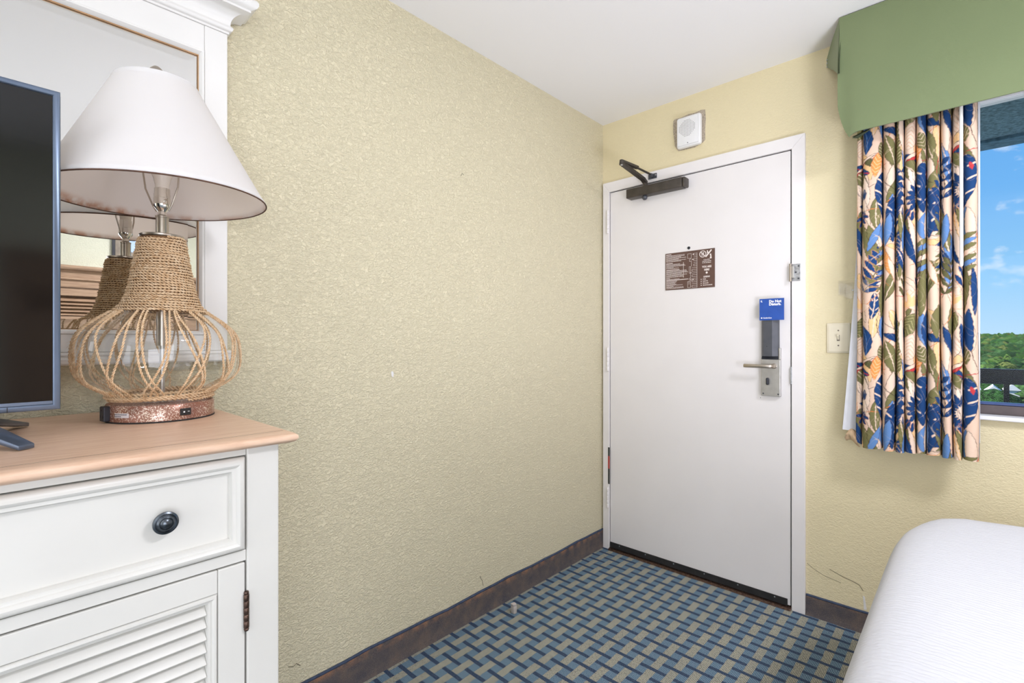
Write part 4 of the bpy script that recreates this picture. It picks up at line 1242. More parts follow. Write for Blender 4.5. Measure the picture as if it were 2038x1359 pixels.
# drawer
D0, D1, E0, E1 = IY0 + 0.0028, IY1 - 0.0028, 0.8265, 0.9915
dw = build('drawer', MB().box(XF - 0.045, XF - 0.0075, D0 + 0.002, D1 - 0.002, E0 + 0.002, E1 - 0.002), 'dresser_paint', dr)
mp = [(0.0, XF - 0.045), (0.0, XF - 0.004), (0.002, XF + 0.0035), (0.006, XF + 0.0075), (0.011, XF + 0.0085), (0.0145, XF + 0.0065), (0.0165, XF + 0.003), (0.0195, XF + 0.0025), (0.0220, XF + 0.0025), (0.0245, XF - 0.002), (0.0250, XF - 0.0078)]
build('moulding', MB().frame_yz(D0, D1, E0, E1, mp), 'dresser_paint', dw, smooth=35)
def knob(yc, zc):
    k = [(0.0, 0.0), (0.0075, 0.0), (0.0070, 0.003), (0.0055, 0.006), (0.0060, 0.010), (0.0120, 0.0125), (0.0172, 0.0145), (0.0180, 0.0165), (0.0175, 0.0190), (0.0150, 0.0202), (0.0138, 0.0185), (0.0128, 0.0192), (0.0112, 0.0212), (0.0095, 0.0222), (0.0088, 0.0208), (0.0070, 0.0225), (0.004, 0.0242), (0.0, 0.0248)]
    tag(build('knob', MB().lathe(k, (XF - 0.0074, yc, zc), 40, 'X'), 'pewter', dw, smooth=50), 'round dark pewter knob')
knob(-2.262, 0.9085); knob(-2.976, 0.9085)
# louvred doors
def louvre_door(y0, y1, hinge_y):
    z0, z1 = 0.138, 0.8025
    sw_, rw_ = 0.0430, 0.0400
    d_ = build('door', MB().box(XF - 0.036, XF - 0.034, y0 + 0.02, y1 - 0.02, z0 + 0.02, z1 - 0.02), 'dresser_paint', dr)
    build('stile', MB().box(XF - 0.030, XF - 0.0015, y1 - sw_, y1, z0, z1, 0.0018), 'dresser_paint', d_)
    build('stile', MB().box(XF - 0.030, XF - 0.0015, y0, y0 + sw_, z0, z1, 0.0018), 'dresser_paint', d_)
    build('rail', MB().box(XF - 0.030, XF - 0.0020, y0 + sw_ + 0.0006, y1 - sw_ - 0.0006, z1 - rw_, z1, 0.0015), 'dresser_paint', d_)
    build('rail', MB().box(XF - 0.030, XF - 0.0020, y0 + sw_ + 0.0006, y1 - sw_ - 0.0006, z0, z0 + rw_, 0.0015), 'dresser_paint', d_)
    bead = [(0.0, XF - 0.030), (0.0, XF - 0.0035), (0.002, XF - 0.0005), (0.0055, XF + 0.0005), (0.0085, XF - 0.0015), (0.0095, XF - 0.005), (0.0125, XF - 0.0055), (0.0145, XF - 0.009), (0.0150, XF - 0.028)]
    build('bead', MB().frame_yz(y0 + sw_ + 0.0008, y1 - sw_ - 0.0008, z0 + rw_ + 0.0008, z1 - rw_ - 0.0008, bead), 'dresser_paint', d_, smooth=40)
    ya, yb = y0 + sw_ + 0.0158, y1 - sw_ - 0.0158
    z_ = z1 - rw_ - 0.0295
    mesh = None
    while z_ > z0 + rw_ + 0.016:
        sl = MB().prism([(XF - 0.0085, -0.0052), (XF - 0.0070, -0.0030), (XF - 0.0262, 0.0150), (XF - 0.0282, 0.0128)], ya, yb, 'Y', 0.0008)
        sl.v = [(q[0], q[1], q[2]) for q in sl.v]
        if mesh is None:
            o = build('slat', MB().add([(q[0], q[1], q[2] + z_) for q in sl.v], sl.f), 'dresser_paint', d_, smooth=40)
            mesh, zr = o.data, z_
        else:
            o = bpy.data.objects.new('slat', mesh); COL.objects.link(o); o.parent = d_; o.location = (0, 0, z_ - zr)
        z_ -= 0.0212
    for zc in (0.716, 0.225):
        h = MB()
        L = 0.0120
        for k in range(5):
            h.lathe([(0.0, 0.0), (0.0040, 0.0), (0.0048, 0.001), (0.0048, L - 0.001), (0.0040, L), (0.0, L)], (XF + 0.0015, hinge_y, zc - 0.030 + k * L), 12)
        h.lathe([(0.0030, 0.0), (0.0044, 0.002), (0.0036, 0.005), (0, 0.006)], (XF + 0.0015, hinge_y, zc + 0.0300), 12)
        h.lathe([(0, -0.006), (0.0036, -0.005), (0.0044, -0.002), (0.0030, 0.0)], (XF + 0.0015, hinge_y, zc - 0.0300), 12)
        tag(build('hinge', h, 'old_bronze', d_, smooth=40), 'rusty bronze barrel hinge')
    kz = 0.46
    ky = (y0 + 0.021) if hinge_y > (y0 + y1) / 2 else (y1 - 0.021)
    build('knob', MB().lathe([(0.0, 0.0), (0.006, 0.0), (0.0055, 0.008), (0.012, 0.012), (0.0145, 0.016), (0.012, 0.020), (0.0, 0.022)], (XF - 0.0016, ky, kz), 28, 'X'), 'pewter', d_, smooth=50)
MIDY = (IY0 + IY1) / 2
louvre_door(MIDY + 0.0015, IY1 - 0.0028, IY1 - 0.0016)
louvre_door(IY0 + 0.0028, MIDY - 0.0015, IY0 + 0.0016)

# ================================================================== MIRROR
mr = empty('wall_mirror', (0.02, -2.55, 1.142), 'large white framed mirror with crown cornice above the dresser', 'mirror')
MY1, MY0 = -1.995, -3.105
MX = 0.040
MZ0, MZ1 = 1.142, 2.060
build('stile', MB().box(0.004, MX, MY1 - 0.056, MY1, MZ0 + 0.030, MZ1, 0.0015), 'white_paint', mr)
build('stile', MB().box(0.004, MX, MY0, MY0 + 0.056, MZ0 + 0.030, MZ1, 0.0015), 'white_paint', mr)
build('rail', MB().box(0.004, MX - 0.001, MY0 + 0.0566, MY1 - 0.0566, 1.990, MZ1, 0.0012), 'white_paint', mr)
build('rail', MB().box(0.004, MX - 0.001, MY0 + 0.0566, MY1 - 0.0566, MZ0 + 0.030, 1.214, 0.0012), 'white_paint', mr)
build('bottom_moulding', MB().prism([(0.004, 1.142), (0.052, 1.142), (0.056, 1.146), (0.056, 1.155), (0.052, 1.159), (0.050, 1.161), (0.053, 1.165), (0.050, 1.1715), (0.004, 1.1715)], MY0 - 0.006, MY1 + 0.006, 'Y', 0.0) if False else
      MB().add([(xx, yy, z_) for yy in (MY0 - 0.006, MY1 + 0.006) for xx, z_ in [(0.004, 1.142), (0.052, 1.142), (0.056, 1.146), (0.056, 1.155), (0.052, 1.159), (0.049, 1.161), (0.053, 1.165), (0.050, 1.1715), (0.004, 1.1715)]],
               [tuple(range(9)), tuple(range(17, 8, -1))] + [(i, 9 + i, 9 + (i + 1) % 9, (i + 1) % 9) for i in range(9)]), 'white_paint', mr, smooth=30)
GY0, GY1, GZ0, GZ1 = MY0 + 0.0568, MY1 - 0.0568, 1.2142, 1.9898
bd = [(0.0, 0.012), (0.0, MX + 0.001), (0.002, MX + 0.004), (0.006, MX + 0.004), (0.0095, MX - 0.001), (0.0110, MX - 0.008), (0.0112, 0.030)]
build('bead', MB().frame_yz(GY0, GY1, GZ0, GZ1, bd), 'white_paint', mr, smooth=40)
build('amber_edge', MB().frame_yz(GY0 + 0.0112, GY1 - 0.0112, GZ0 + 0.0112, GZ1 - 0.0112, [(0.0, 0.0300), (0.0013, 0.0288), (0.0015, 0.0245)]), 'amber_edge', mr)
gl = MB()
a_, b_ = 0.0136, 0.0136 + 0.022
gl.frame_yz(GY0, GY1, GZ0, GZ1, [(0.0125, 0.0200), (a_, 0.0238), (b_, 0.0255)])
gl.add([(0.0255, GY0 + b_, GZ0 + b_), (0.0255, GY1 - b_, GZ0 + b_), (0.0255, GY1 - b_, GZ1 - b_), (0.0255, GY0 + b_, GZ1 - b_)], [(0, 1, 2, 3)])
gl.add([(0.012, GY0 + 0.0125, GZ0 + 0.0125), (0.012, GY1 - 0.0125, GZ0 + 0.0125), (0.012, GY1 - 0.0125, GZ1 - 0.0125), (0.012, GY0 + 0.0125, GZ1 - 0.0125)], [(3, 2, 1, 0)])
build('glass', gl, 'mirror_glass', mr, orient=False)
build('backing', MB().box(0.003, 0.0115, MY0 + 0.01, MY1 - 0.01, 1.18, 2.05), 'picture_brown', mr)
# crown cornice with mitred returns
cp = [(0.0, 2.0605), (0.003, 2.0605), (0.003, 2.066), (0.006, 2.067), (0.010, 2.070), (0.012, 2.075), (0.010, 2.080), (0.006, 2.083), (0.0055, 2.086)]
for k in range(9):
    a = PI / 2 * k / 8
    cp.append((0.006 + 0.038 * (1 - math.cos(a)), 2.088 + 0.034 * math.sin(a)))
cp += [(0.046, 2.122), (0.046, 2.128), (0.050, 2.130), (0.058, 2.134), (0.062, 2.141), (0.062, 2.149), (0.058, 2.156), (0.050, 2.160), (0.0, 2.160)]
pts = [(0.003, MY1), (MX, MY1), (MX, MY0), (0.003, MY0)]
dirs = [(0, 1), (1, 1), (1, -1), (0, -1)]
m = MB().grid([[(p[0] + d_[0] * e_, p[1] + d_[1] * e_, z_) for e_, z_ in cp] for p, d_ in zip(pts, dirs)])
m.add([(0.003, MY1, 2.160), (MX, MY1, 2.160), (MX, MY0, 2.160), (0.003, MY0, 2.160)], [(0, 1, 2, 3)])
m.add([(0.003, MY1, 2.0605), (MX, MY1, 2.0605), (MX, MY0, 2.0605), (0.003, MY0, 2.0605)], [(3, 2, 1, 0)])
build('cornice', m, 'white_paint', mr, smooth=35)

# ================================================================== TELEVISION
tv = empty('television', (0.34, -2.83, TZ), 'flat black television with slim bezel on the dresser', 'television')
T0, T1, S0, S1 = -3.305, -2.368, 1.0786, 1.6354
TX = 0.043
m = MB().box(0.330 + TX, 0.356 + TX, T0, T1, S0, S1, 0.006, 3)
build('housing', m, 'tv_case', tv, smooth=40)
build('rear_bulge', MB().box(0.290 + TX, 0.3305 + TX, T0 + 0.12, T1 - 0.12, S0 + 0.04, S1 - 0.16, 0.012, 2), 'tv_case', tv)
bz = [(0.0, 0.352 + TX), (0.001, 0.3595 + TX), (0.004, 0.3610 + TX), (0.0088, 0.3610 + TX), (0.0100, 0.3600 + TX), (0.0108, 0.3575 + TX)]
build('bezel', MB().frame_yz(T0 + 0.0004, T1 - 0.0004, S0 + 0.0004, S1 - 0.0004, bz), 'tv_bezel', tv, smooth=30)
build('chin_strip', MB().box(0.3572 + TX, 0.3590 + TX, T0 + 0.011, T1 - 0.011, S0 + 0.0112, S0 + 0.0165), 'tv_foot', tv)
build('screen', MB().box(0.3562 + TX, 0.3578 + TX, T0 + 0.0108, T1 - 0.0108, S0 + 0.0166, S1 - 0.0108), 'tv_screen', tv)
build('seam', MB().box(0.3606 + TX, 0.3613 + TX, -2.4345, -2.4335, S0 + 0.001, S0 + 0.010), 'black_rubber', tv)
def foot(ya, s_):
    m = MB()
    for tipx, tipy in ((0.487, ya + s_ * 0.030), (0.196, ya + s_ * 0.034)):
        p0 = Vector((0.343 + TX, ya - s_ * 0.045, TZ + 0.052)); p1 = Vector((tipx, tipy, TZ + 0.0085))
        d_ = (p1 - p0); dh = Vector((d_.x, d_.y, 0)).normalized(); sd = Vector((-dh.y, dh.x, 0))
        vs = []
        for q, hw, th in ((p0, 0.020, 0.016), (p1, 0.0115, 0.0075)):
            for a, b in ((-1, 0), (1, 0), (1, -1), (-1, -1)):
                vs.append(q + sd * hw * a + Vector((0, 0, th * b)))
        bm = bmesh.new(); bv = [bm.verts.new(q) for q in vs]
        for f_ in ((0, 1, 2, 3), (7, 6, 5, 4), (0, 4, 5, 1), (1, 5, 6, 2), (2, 6, 7, 3), (3, 7, 4, 0)): bm.faces.new([bv[i] for i in f_])
        bmesh.ops.recalc_face_normals(bm, faces=bm.faces)
        bmesh.ops.bevel(bm, geom=list(bm.edges), offset=0.0015, segments=2, profile=0.5, affect='EDGES')
        m.addbm(bm)
    m.box(0.331 + TX, 0.356 + TX, ya - s_ * 0.045 - 0.02, ya - s_ * 0.045 + 0.02, TZ + 0.034, S0 + 0.004, 0.002)
    tag(build('foot', m, 'tv_foot', tv, smooth=35), 'V shaped grey foot')
foot(-2.444, 1); foot(-3.245, -1)

# ================================================================== LAMP
LX, LY, LZ = 0.240, -2.188, TZ
lamp = empty('table_lamp', (LX, LY, LZ), 'rope wrapped clear glass table lamp with white shade on the dresser', 'lamp')
bs = build('base', MB().lathe([(0.0, 0.0), (0.098, 0.0), (0.100, 0.002), (0.100, 0.0335), (0.098, 0.0365), (0.092, 0.038), (0.0, 0.038)], (LX, LY, LZ), 72), 'worn_base', lamp, smooth=35)
build('foot_ring', MB().lathe([(0.0995, 0.0), (0.1006, 0.0), (0.1006, 0.0032), (0.0995, 0.0032)], (LX, LY, LZ), 72, closed=True), 'black_rubber', bs)
camv = Vector((cam.location.x - LX, cam.location.y - LY, 0)); camang = math.atan2(camv.y, camv.x)
def on_base(ang, w, h, zc, d0, d1, bev=0.001):
    """box on the curved wall of the base"""
    a = Vector((math.cos(ang), math.sin(ang), 0)); s_ = Vector((-a.y, a.x, 0)); c_ = Vector((LX, LY, LZ + zc))
    m = MB().box(d0, d1, -w / 2, w / 2, -h / 2, h / 2, bev)
    m.v = [tuple(c_ + a * q[0] + s_ * q[1] + Vector((0, 0, q[2]))) for q in m.v]
    return m
swo = build('rocker_switch', on_base(camang + math.radians(24), 0.021, 0.0145, 0.019, 0.094, 0.1020), 'black_rubber', bs)
mk = on_base(camang + math.radians(27.5), 0.0012, 0.0040, 0.019, 0.1018, 0.1024, 0)
mk = MB()
merge(mk, on_base(camang + math.radians(27), 0.0038, 0.0010, 0.0195, 0.1018, 0.1025, 0))
merge(mk, on_base(camang + math.radians(22), 0.0030, 0.0030, 0.0190, 0.1018, 0.1024, 0))
build('switch_marks', mk, 'print_white', bs)
ot = build('outlet', on_base(camang - math.radians(68), 0.022, 0.031, 0.0195, 0.092, 0.1100, 0.002), 'graphite_dark', bs)
ma = MB()
merge(ma, on_base(camang - math.radians(68), 0.0035, 0.0035, 0.0275, 0.1098, 0.1104, 0))
merge(ma, on_base(camang - math.radians(71.5), 0.0020, 0.0070, 0.0140, 0.1098, 0.1106, 0))
merge(ma, on_base(camang - math.radians(64.5), 0.0020, 0.0070, 0.0140, 0.1098, 0.1106, 0))
build('outlet_slots', ma, 'black_rubber', bs)
lbm = MB()
for k in range(8):
    merge(lbm, on_base(camang - math.radians(51 - k * 2.3), 0.0041, 0.0095, 0.0175, 0.0995, 0.1005, 0))
build('rating_label', lbm, 'label_white', bs)
lbp = MB()
for row_, n_ in ((0.0195, 7), (0.0155, 4)):
    for k in range(n_):
        merge(lbp, on_base(camang - math.radians(51.4 - k * 2.4), 0.0030, 0.0016, row_, 0.1003, 0.1009, 0))
build('label_print', lbp, 'print_grey', bs)
# glass body profile (r, z above dresser)
gp = [(0.088, 0.040), (0.091, 0.052), (0.101, 0.062), (0.122, 0.072), (0.138, 0.086), (0.147, 0.104), (0.1500, 0.128), (0.1495, 0.150), (0.1465, 0.174), (0.138, 0.192), (0.123, 0.208), (0.100, 0.226), (0.080, 0.239), (0.070, 0.252), (0.0625, 0.270), (0.0560, 0.30), (0.0495, 0.34), (0.0440, 0.375), (0.0395, 0.402)]
gr = np.array([q[0] for q in gp]); gz = np.array([q[1] for q in gp])
def grad(z_):
    return float(np.interp(z_, gz, gr))
# smooth profile
zf = np.linspace(gz[0], gz[-1], 90)
k_ = np.array([0.25, 0.5, 0.25])
rf = np.interp(zf, gz, gr)
for _ in range(5):
    rf[1:-1] = np.convolve(rf, k_, 'valid')
def gradf(z_):
    return float(np.interp(z_, zf, rf))
gb = build('glass_body', MB().lathe([(rf[i], zf[i]) for i in range(len(zf))] , (LX, LY, LZ), 72), 'lamp_glass', lamp, smooth=180)
tag(gb, 'clear glass bulb body')
build('glass_floor', MB().lathe([(0.0, 0.0445), (0.070, 0.044), (0.086, 0.0415)], (LX, LY, LZ), 48), 'lamp_glass', gb, smooth=60)
build('inner_rod', MB().lathe([(0.0, 0.040), (0.0052, 0.040), (0.0052, 0.401), (0.0, 0.401)], (LX, LY, LZ), 20), 'steel', lamp, smooth=40)
build('inner_collar', MB().lathe([(0.0055, 0.160), (0.0112, 0.160), (0.0112, 0.236), (0.0055, 0.236)], (LX, LY, LZ), 20, closed=True), 'nickel', lamp, smooth=40)
build('floor_disc', MB().lathe([(0.0055, 0.0455), (0.040, 0.0455), (0.042, 0.047), (0.040, 0.049), (0.0055, 0.051)], (LX, LY, LZ), 40), 'nickel', lamp, smooth=40)
def rope(pts, r, pitch=0.0085, strands=2, sides=5, phase=0.0, jit=0.0):
    pts = np.array(pts, float)
    seg = np.linalg.norm(np.diff(pts, axis=0), axis=1)
    L = np.concatenate([[0], np.cumsum(seg)])
    n = max(8, int(L[-1] / (pitch / 7)))
    s_ = np.linspace(0, L[-1], n)
    Q = np.stack([np.interp(s_, L, pts[:, k]) for k in range(3)], 1)
    T = np.gradient(Q, axis=0); T /= np.linalg.norm(T, axis=1, keepdims=True)
    ref = np.array([LX, LY, 0.0])
    out = Q - ref; out[:, 2] = 0; out /= np.linalg.norm(out, axis=1, keepdims=True)
    N = out - T * np.sum(out * T, 1, keepdims=True); N /= np.linalg.norm(N, axis=1, keepdims=True)
    Bn = np.cross(T, N)
    m = MB()
    wob_ = 1 + jit * np.sin(s_ * 310 + phase * 5) * np.sin(s_ * 97 + phase)
    for k in range(strands):
        ph = 2 * PI * s_ / (pitch * strands) + 2 * PI * k / strands + phase
        Cn = Q + (N * np.cos(ph)[:, None] + Bn * np.sin(ph)[:, None]) * (r * 0.52 * wob_)[:, None]
        b = len(m.v)
        for j in range(sides):
            a = 2 * PI * j / sides
            R_ = Cn + (N * math.cos(a) + Bn * math.sin(a)) * r * 0.60
            m.v.extend(map(tuple, R_))
        idx = np.arange(n * sides).reshape(sides, n) + b
        for j in range(sides):
            j2 = (j + 1) % sides
            A_, B_ = idx[j], idx[j2]
            m.f.extend(zip(A_[:-1].tolist(), B_[:-1].tolist(), B_[1:].tolist(), A_[1:].tolist()))
    return m
def fibres(m, pts, n, ln=0.012, r=0.00022):
    pts = np.array(pts)
    for _ in range(n):
        q = Vector(pts[random.randrange(len(pts))])
        o_ = Vector((q.x - LX, q.y - LY, 0)).normalized()
        d_ = (o_ * random.uniform(0.3, 1) + Vector((random.uniform(-1, 1), random.uniform(-1, 1), random.uniform(-1, 1)))).normalized()
        l_ = random.uniform(0.4, 1) * ln
        s_ = d_.cross(Vector((0, 0, 1))).normalized() * r
        u_ = d_.cross(s_).normalized() * r
        a = q + o_ * 0.0015
        mid_ = a + d_ * l_ * 0.5 + Vector((0, 0, -0.001))
        e_ = a + d_ * l_ + Vector((0, 0, -0.003))
        m.add([a + s_, a - s_, a + u_, mid_ + s_, mid_ - s_, mid_ + u_, e_], [(0, 1, 4, 3), (1, 2, 5, 4), (2, 0, 3, 5), (3, 4, 6), (4, 5, 6), (5, 3, 6)])
# wrap round the neck
build('neck_gap_backing', MB().lathe([(gradf(q) + 0.0006, q) for q in np.linspace(0.236, 0.400, 40)], (LX, LY, LZ), 48), 'rope_dark', lamp, smooth=180)  # added dark backing that keeps bright light out of the rope gaps
pts = []
z_, a = 0.399, 0.0
while z_ > 0.232:
    pts.append((LX + (gradf(z_) + 0.0026 + 0.0008 * math.sin(a * 3.7)) * math.cos(a), LY + (gradf(z_) + 0.0026 + 0.0008 * math.sin(a * 2.3)) * math.sin(a), LZ + z_ + 0.0007 * math.sin(a * 1.9)))
    a += 0.09
    z_ -= 0.0060 * 0.09 / (2 * PI)
m = rope(pts, 0.0028, 0.0074, jit=0.4)
fibres(m, pts, 420, 0.010)
tag(build('neck_wrap', m, 'rope', lamp, smooth=180, orient=False), 'coiled jute rope round the neck')
# wrap at the foot
pts = []
z_, a = 0.0425, 0.3
while z_ < 0.060:
    rr = 0.0945 + 0.0035 * math.sin(a * 0.7) + (z_ - 0.0425) * 0.25
    pts.append((LX + rr * math.cos(a), LY + rr * math.sin(a), LZ + z_ + 0.0015 * math.sin(a * 1.3)))
    a += 0.07
    z_ += 0.0042 * 0.07 / (2 * PI)
m = rope(pts, 0.0033, 0.0085, jit=0.3, phase=1.0)
fibres(m, pts, 260, 0.014)
tag(build('foot_wrap', m, 'rope', lamp, smooth=180, orient=False), 'coiled jute rope round the foot')
# strands over the glass
def strand(a0, a1, ease, off, r=0.0023, ph=0.0, zt=0.234, zb_=0.050, sag=0.0):
    pts = []
    zs_ = np.linspace(zt, zb_, 120)
    rs2 = np.interp(zs_, zf, rf)
    al = np.concatenate([[0], np.cumsum(np.hypot(np.diff(zs_), np.diff(rs2)))])
    for i in range(48):
        f = i / 47
        z_ = float(np.interp(f * al[-1], al, zs_))
        g_ = f ** ease
        a = a0 + (a1 - a0) * (g_ * g_ * (3 - 2 * g_)) + off / max(0.06, gradf(z_)) + 0.03 * math.sin(f * 7 + ph)
        rr = gradf(z_) + 0.0032 + sag * math.sin(PI * f)
        pts.append((LX + rr * math.cos(a), LY + rr * math.sin(a), LZ + z_))
    m = rope(pts, r, 0.0068, phase=ph)
    fibres(m, pts, 10, 0.009)
    build('rope_strand', m, 'rope', lamp, smooth=180, orient=False)
rs_ = random.Random(11)
NS = 12
for k in range(NS):
    a0 = camang + 2 * PI * (k + 0.35) / NS + rs_.uniform(-0.05, 0.05)
    sw_ = 0.36 + rs_.uniform(-0.08, 0.10)
    for s_ in (-1, 1):
        ez = rs_.uniform(1.15, 1.9)
        strand(a0 + s_ * 0.05, a0 + s_ * sw_, ez, 0.0, ph=rs_.uniform(0, 6), sag=0.002)
        if rs_.random() < 0.75:
            strand(a0 + s_ * 0.06, a0 + s_ * (sw_ + 0.04), ez * 0.97, s_ * 0.0055, ph=rs_.uniform(0, 6), sag=0.0015)
# neck hardware
build('neck_cap', MB().lathe([(0.0, 0.4015), (0.0415, 0.4015), (0.0425, 0.403), (0.0425, 0.4055), (0.0405, 0.407), (0.0, 0.4078)], (LX, LY, LZ), 48), 'nickel', lamp, smooth=40)
build('stem', MB().lathe([(0.0122, 0.4078), (0.0122, 0.446), (0.0130, 0.4465), (0.0130, 0.450), (0.0100, 0.452), (0.0, 0.452)], (LX, LY, LZ), 32), 'nickel', lamp, smooth=35)
sk = build('socket', MB().lathe([(0.0, 0.452), (0.0085, 0.453), (0.0078, 0.460), (0.0110, 0.464), (0.0160, 0.471), (0.0168, 0.476), (0.0160, 0.4765), (0.0163, 0.490), (0.0155, 0.491), (0.0155, 0.500), (0.0150, 0.501), (0.0150, 0.512), (0.0, 0.512)], (LX, LY, LZ), 32), 'chrome', lamp, smooth=35)
ca = camang + 0.3
build('turn_knob', MB().tube([(LX + 0.015 * math.cos(ca), LY + 0.015 * math.sin(ca), LZ + 0.483), (LX + 0.027 * math.cos(ca), LY + 0.027 * math.sin(ca), LZ + 0.483)], 0.0022, 10), 'nickel', sk)
build('bulb', MB().lathe([(0.0130, 0.512), (0.0135, 0.520), (0.017, 0.535), (0.025, 0.556), (0.0295, 0.580), (0.0275, 0.602), (0.019, 0.618), (0.008, 0.625), (0.0, 0.626)], (LX, LY, LZ), 32), 'bulb_glass', lamp, smooth=180)
# harp and finial, shade: tilted slightly off plumb
fwv = Vector((-math.sin(math.atan2(911, 975)), math.cos(math.atan2(911, 975)), 0)); rtv = Vector((-fwv.y, fwv.x, 0)) * -1
PIV = Vector((LX, LY, LZ + 0.488))
def tilt(mb):
    out = []
    for q in mb.v:
        d_ = Vector(q) - PIV
        a_, b_ = d_.dot(rtv), d_.dot(fwv)
        out.append((q[0] - rtv.x * d_.z * 0.030 - fwv.x * d_.z * 0.022, q[1] - rtv.y * d_.z * 0.030 - fwv.y * d_.z * 0.022, q[2] + a_ * 0.030 + b_ * 0.022))
    mb.v = out
    return mb
hp = []
for i in range(41):
    f = i / 40
    a = PI * f
    w = 0.012 + 0.040 * math.sin(a) ** 0.6
    hp.append((f, w))
m = MB()
hy = Vector((math.cos(camang + 0.9), math.sin(camang + 0.9), 0))
for s_ in (-1, 1):
    p_ = [(LX + hy.x * s_ * w, LY + hy.y * s_ * w, LZ + 0.462 + f * 0.262) for f, w in ((0, 0.014), (0.05, 0.022), (0.2, 0.038), (0.45, 0.045), (0.7, 0.040), (0.88, 0.024), (1.0, 0.0))]
    m.tube(p_, 0.0018, 8)
build('harp', tilt(m), 'nickel', lamp, smooth=60)
H0, H1, R0, R1 = 0.488, 0.742, 0.210, 0.078
def shade_prof(inner):
    d_ = -0.0018 if inner else 0.0
    return [(R0 + (R1 - R0) * f + d_, H0 + (H1 - H0) * f) for f in np.linspace(0, 1, 24)]
sh = build('lamp_shade', tilt(MB().lathe(shade_prof(False), (LX, LY, LZ), 96)), 'shade_cloth', lamp, smooth=180)
tag(sh, 'white tapered fabric shade')
build('shade_lining', tilt(MB().lathe(shade_prof(True), (LX, LY, LZ), 96)), 'shade_lining', sh, smooth=180)
def ringmb(r, z_, rr):
    return tilt(MB().lathe([(r + rr * math.cos(a), z_ + rr * math.sin(a)) for a in np.linspace(0, 2 * PI, 9)[:-1]], (LX, LY, LZ), 96, closed=True))
build('rim_trim', ringmb(R0 - 0.0006, H0, 0.0016), 'trim_brown', sh, smooth=180)
build('hem_band', tilt(MB().lathe([(R0 + 0.0006, H0 + 0.0018), (R0 + (R1 - R0) * 0.045 + 0.0012, H0 + (H1 - H0) * 0.045)], (LX, LY, LZ), 96)), 'shade_cloth', sh, smooth=180)
build('hem_band', tilt(MB().lathe([(R1 + 0.0008, H1), (R0 + (R1 - R0) * 0.955 + 0.0008, H0 + (H1 - H0) * 0.955)], (LX, LY, LZ), 96)), 'shade_cloth', sh, smooth=180)
build('rim_trim', ringmb(R1, H1, 0.0010), 'shade_cloth', sh, smooth=180)
sp_ = MB()
for k in range(3):
    a = camang + 2 * PI * k / 3
    sp_.tube([(LX, LY, LZ + 0.726), (LX + 0.05 * math.cos(a), LY + 0.05 * math.sin(a), LZ + 0.727), (LX + (R1 - 0.002) * math.cos(a), LY + (R1 - 0.002) * math.sin(a), LZ + H1 - 0.004)], 0.0014, 6)
build('spider', tilt(sp_), 'nickel', sh)
build('finial', tilt(MB().lathe([(0.0, 0.726), (0.004, 0.727), (0.0045, 0.752), (0.009, 0.758), (0.0135, 0.767), (0.012, 0.777), (0.006, 0.783), (0.0, 0.784)], (LX, LY, LZ), 24)), 'nickel', lamp, smooth=60)

# ================================================================== BED
BX0, BX1, BY0, BY1, BZ = 1.395, 3.50, -2.26, -0.325, 0.660
bed = empty('bed', (2.45, -1.3, 0), 'bed with white ribbed bedspread at the lower right', 'bed')
nu, nv = 150, 150
def bedpt(u, v):
    """u,v in [-1,1]: outer ring is the drape, inner is the top"""
    r = 0.20 if True else 0
    hx, hy = (BX1 - BX0) / 2, (BY1 - BY0) / 2
    cx, cy = (BX0 + BX1) / 2, (BY0 + BY1) / 2
    return cx, cy, hx, hy
cx0, cy0, hx0, hy0 = bedpt(0, 0)
def rr_contour(inset, n=200, rad=0.16):
    """rounded rectangle, inset from the outer edge"""
    hx, hy = hx0 - inset, hy0 - inset
    r = max(0.02, rad - inset * 0.6)
    pts = []
    for k in range(n):
        a = 2 * PI * (k + 0.5) / n
        ca, sa = math.cos(a), math.sin(a)
        # ray to rounded rect through superellipse approximation
        p = 9.0
        sc = (abs(ca / hx) ** p + abs(sa / hy) ** p) ** (-1 / p)
        pts.append((cx0 + ca * sc, cy0 + sa * sc))
    return pts
rows = []
prof = [(0.012, 0.07), (0.006, 0.20), (0.002, 0.36), (0.0, 0.50), (0.002, 0.56), (0.008, 0.595), (0.020, 0.622), (0.036, 0.640), (0.060, 0.6525), (0.095, 0.659), (0.14, 0.6605), (0.25, 0.661), (0.40, 0.661), (0.60, 0.661), (0.80, 0.661), (0.93, 0.661)]
for i, (ins, z_) in enumerate(prof):
    c_ = rr_contour(ins)
    row = []
    for k, (xx, yy) in enumerate(c_):
        dz = 0.004 * math.sin(xx * 9 + yy * 4) * (1 if z_ > 0.6 else 0)
        fold = 0.008 * math.sin(k * 0.55) * max(0, (0.5 - z_) / 0.5)
        a = math.atan2(yy - cy0, xx - cx0)
        row.append((xx + math.cos(a) * fold, yy + math.sin(a) * fold, z_ + dz + (0.010 * math.exp(-((xx - 1.52) ** 2 + (yy + 0.42) ** 2) / 0.004) if z_ > 0.6 else 0)))
    rows.append(row + [row[0]])
m = MB().grid(rows)
b = len(m.v)
last = rows[-1][:-1]
m.v.append((cx0, cy0, 0.661))
start = b - len(rows[-1])
for k in range(len(last)):
    m.f.append((start + k, start + k + 1, b))
build('bedspread', m, 'bedspread', bed, smooth=70)
build('mattress', MB().box(BX0 + 0.05, BX1 - 0.05, BY0 + 0.05, BY1 - 0.05, 0.34, 0.60, 0.03, 2), 'lining_cloth', bed)
build('box_base', MB().box(BX0 + 0.05, BX1 - 0.05, BY0 + 0.05, BY1 - 0.05, 0.0, 0.338), 'headboard_dark', bed)

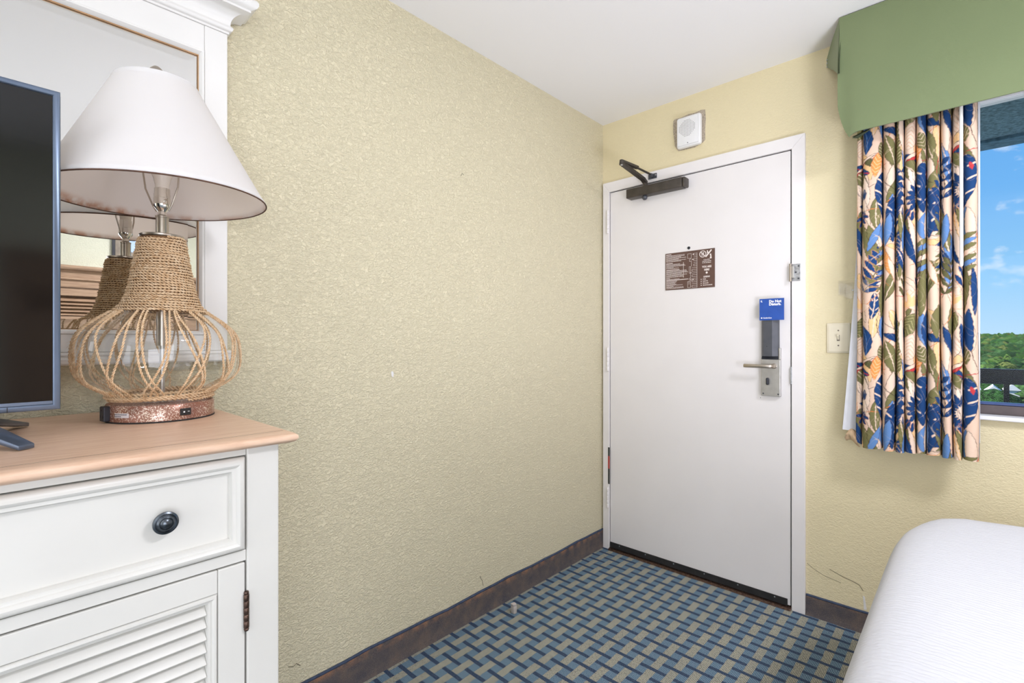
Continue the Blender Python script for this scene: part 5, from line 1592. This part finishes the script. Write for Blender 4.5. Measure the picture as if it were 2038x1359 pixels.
hd = empty('headboard', (3.6, -1.3, 0), 'tall tan wooden louvred headboard reflected in the mirror', 'headboard')
HY0, HY1 = -2.40, -0.22
HXF = 3.560
build('cap', MB().prism([(HXF - 0.035, 1.745), (HXF - 0.045, 1.757), (HXF - 0.045, 1.768), (HXF - 0.03, 1.778), (RX - 0.002, 1.778), (RX - 0.002, 1.745)], HY0 - 0.03, HY1 + 0.03, 'Y', 0.002), 'headboard_grain', hd)
build('frieze', MB().box(HXF, RX - 0.004, HY0, HY1, 1.685, 1.7445, 0.002), 'headboard_grain', hd)
build('fillet', MB().box(HXF - 0.012, RX - 0.004, HY0 - 0.006, HY1 + 0.006, 1.668, 1.6846, 0.004), 'headboard_grain', hd)
build('upper_panel', MB().box(HXF + 0.006, RX - 0.004, HY0, HY1, 1.612, 1.6676, 0.002), 'headboard_grain', hd)
build('fillet', MB().box(HXF - 0.004, RX - 0.004, HY0, HY1, 1.604, 1.6116, 0.002), 'headboard_dark', hd)
build('upper_panel', MB().box(HXF + 0.004, RX - 0.004, HY0, HY1, 1.545, 1.6036, 0.002), 'headboard_grain', hd)
build('post', MB().box(HXF - 0.006, RX - 0.004, HY0, HY0 + 0.08, 0.0, 1.5446, 0.003), 'headboard_grain', hd)
build('post', MB().box(HXF - 0.006, RX - 0.004, HY1 - 0.08, HY1, 0.0, 1.5446, 0.003), 'headboard_grain', hd)
build('backing', MB().box(HXF + 0.05, RX - 0.004, HY0 + 0.0805, HY1 - 0.0805, 0.0, 1.5446), 'headboard_dark', hd)
for k in range(5):
    z_ = 1.515 - k * 0.0275
    build('slat', MB().prism([(HXF + 0.004, z_ - 0.012), (HXF + 0.008, z_ - 0.014), (HXF + 0.040, z_ + 0.010), (HXF + 0.036, z_ + 0.013)], HY0 + 0.081, HY1 - 0.081, 'Y'), 'headboard_grain', hd)
build('lower_panel', MB().box(HXF + 0.004, HXF + 0.048, HY0 + 0.0805, HY1 - 0.0805, 0.30, 1.385, 0.002), 'headboard_grain', hd)

pc = empty('framed_picture', (3.64, -1.45, 1.836), 'dark framed picture hung above the headboard seen in the mirror', 'picture')
QY0, QY1, QZ0, QZ1 = -1.757, -1.150, 1.836, 2.30
pm = MB()
# frame faces -X
def frame_negx(y0, y1, z0, z1, prof):
    m_ = MB().frame_yz(y0, y1, z0, z1, prof)
    return m_
build('frame', frame_negx(QY0, QY1, QZ0, QZ1, [(0.0, RX - 0.002), (0.0, RX - 0.030), (0.018, RX - 0.030), (0.020, RX - 0.018)]), 'picture_black', pc)
build('inner_moulding', frame_negx(QY0 + 0.02, QY1 - 0.02, QZ0 + 0.02, QZ1 - 0.02, [(0.0, RX - 0.018), (0.0, RX - 0.024), (0.085, RX - 0.014), (0.085, RX - 0.012)]), 'picture_brown', pc)
build('mat_board', MB().box(RX - 0.012, RX - 0.006, QY0 + 0.02, QY1 - 0.02, QZ0 + 0.02, QZ1 - 0.02), 'picture_blue', pc)
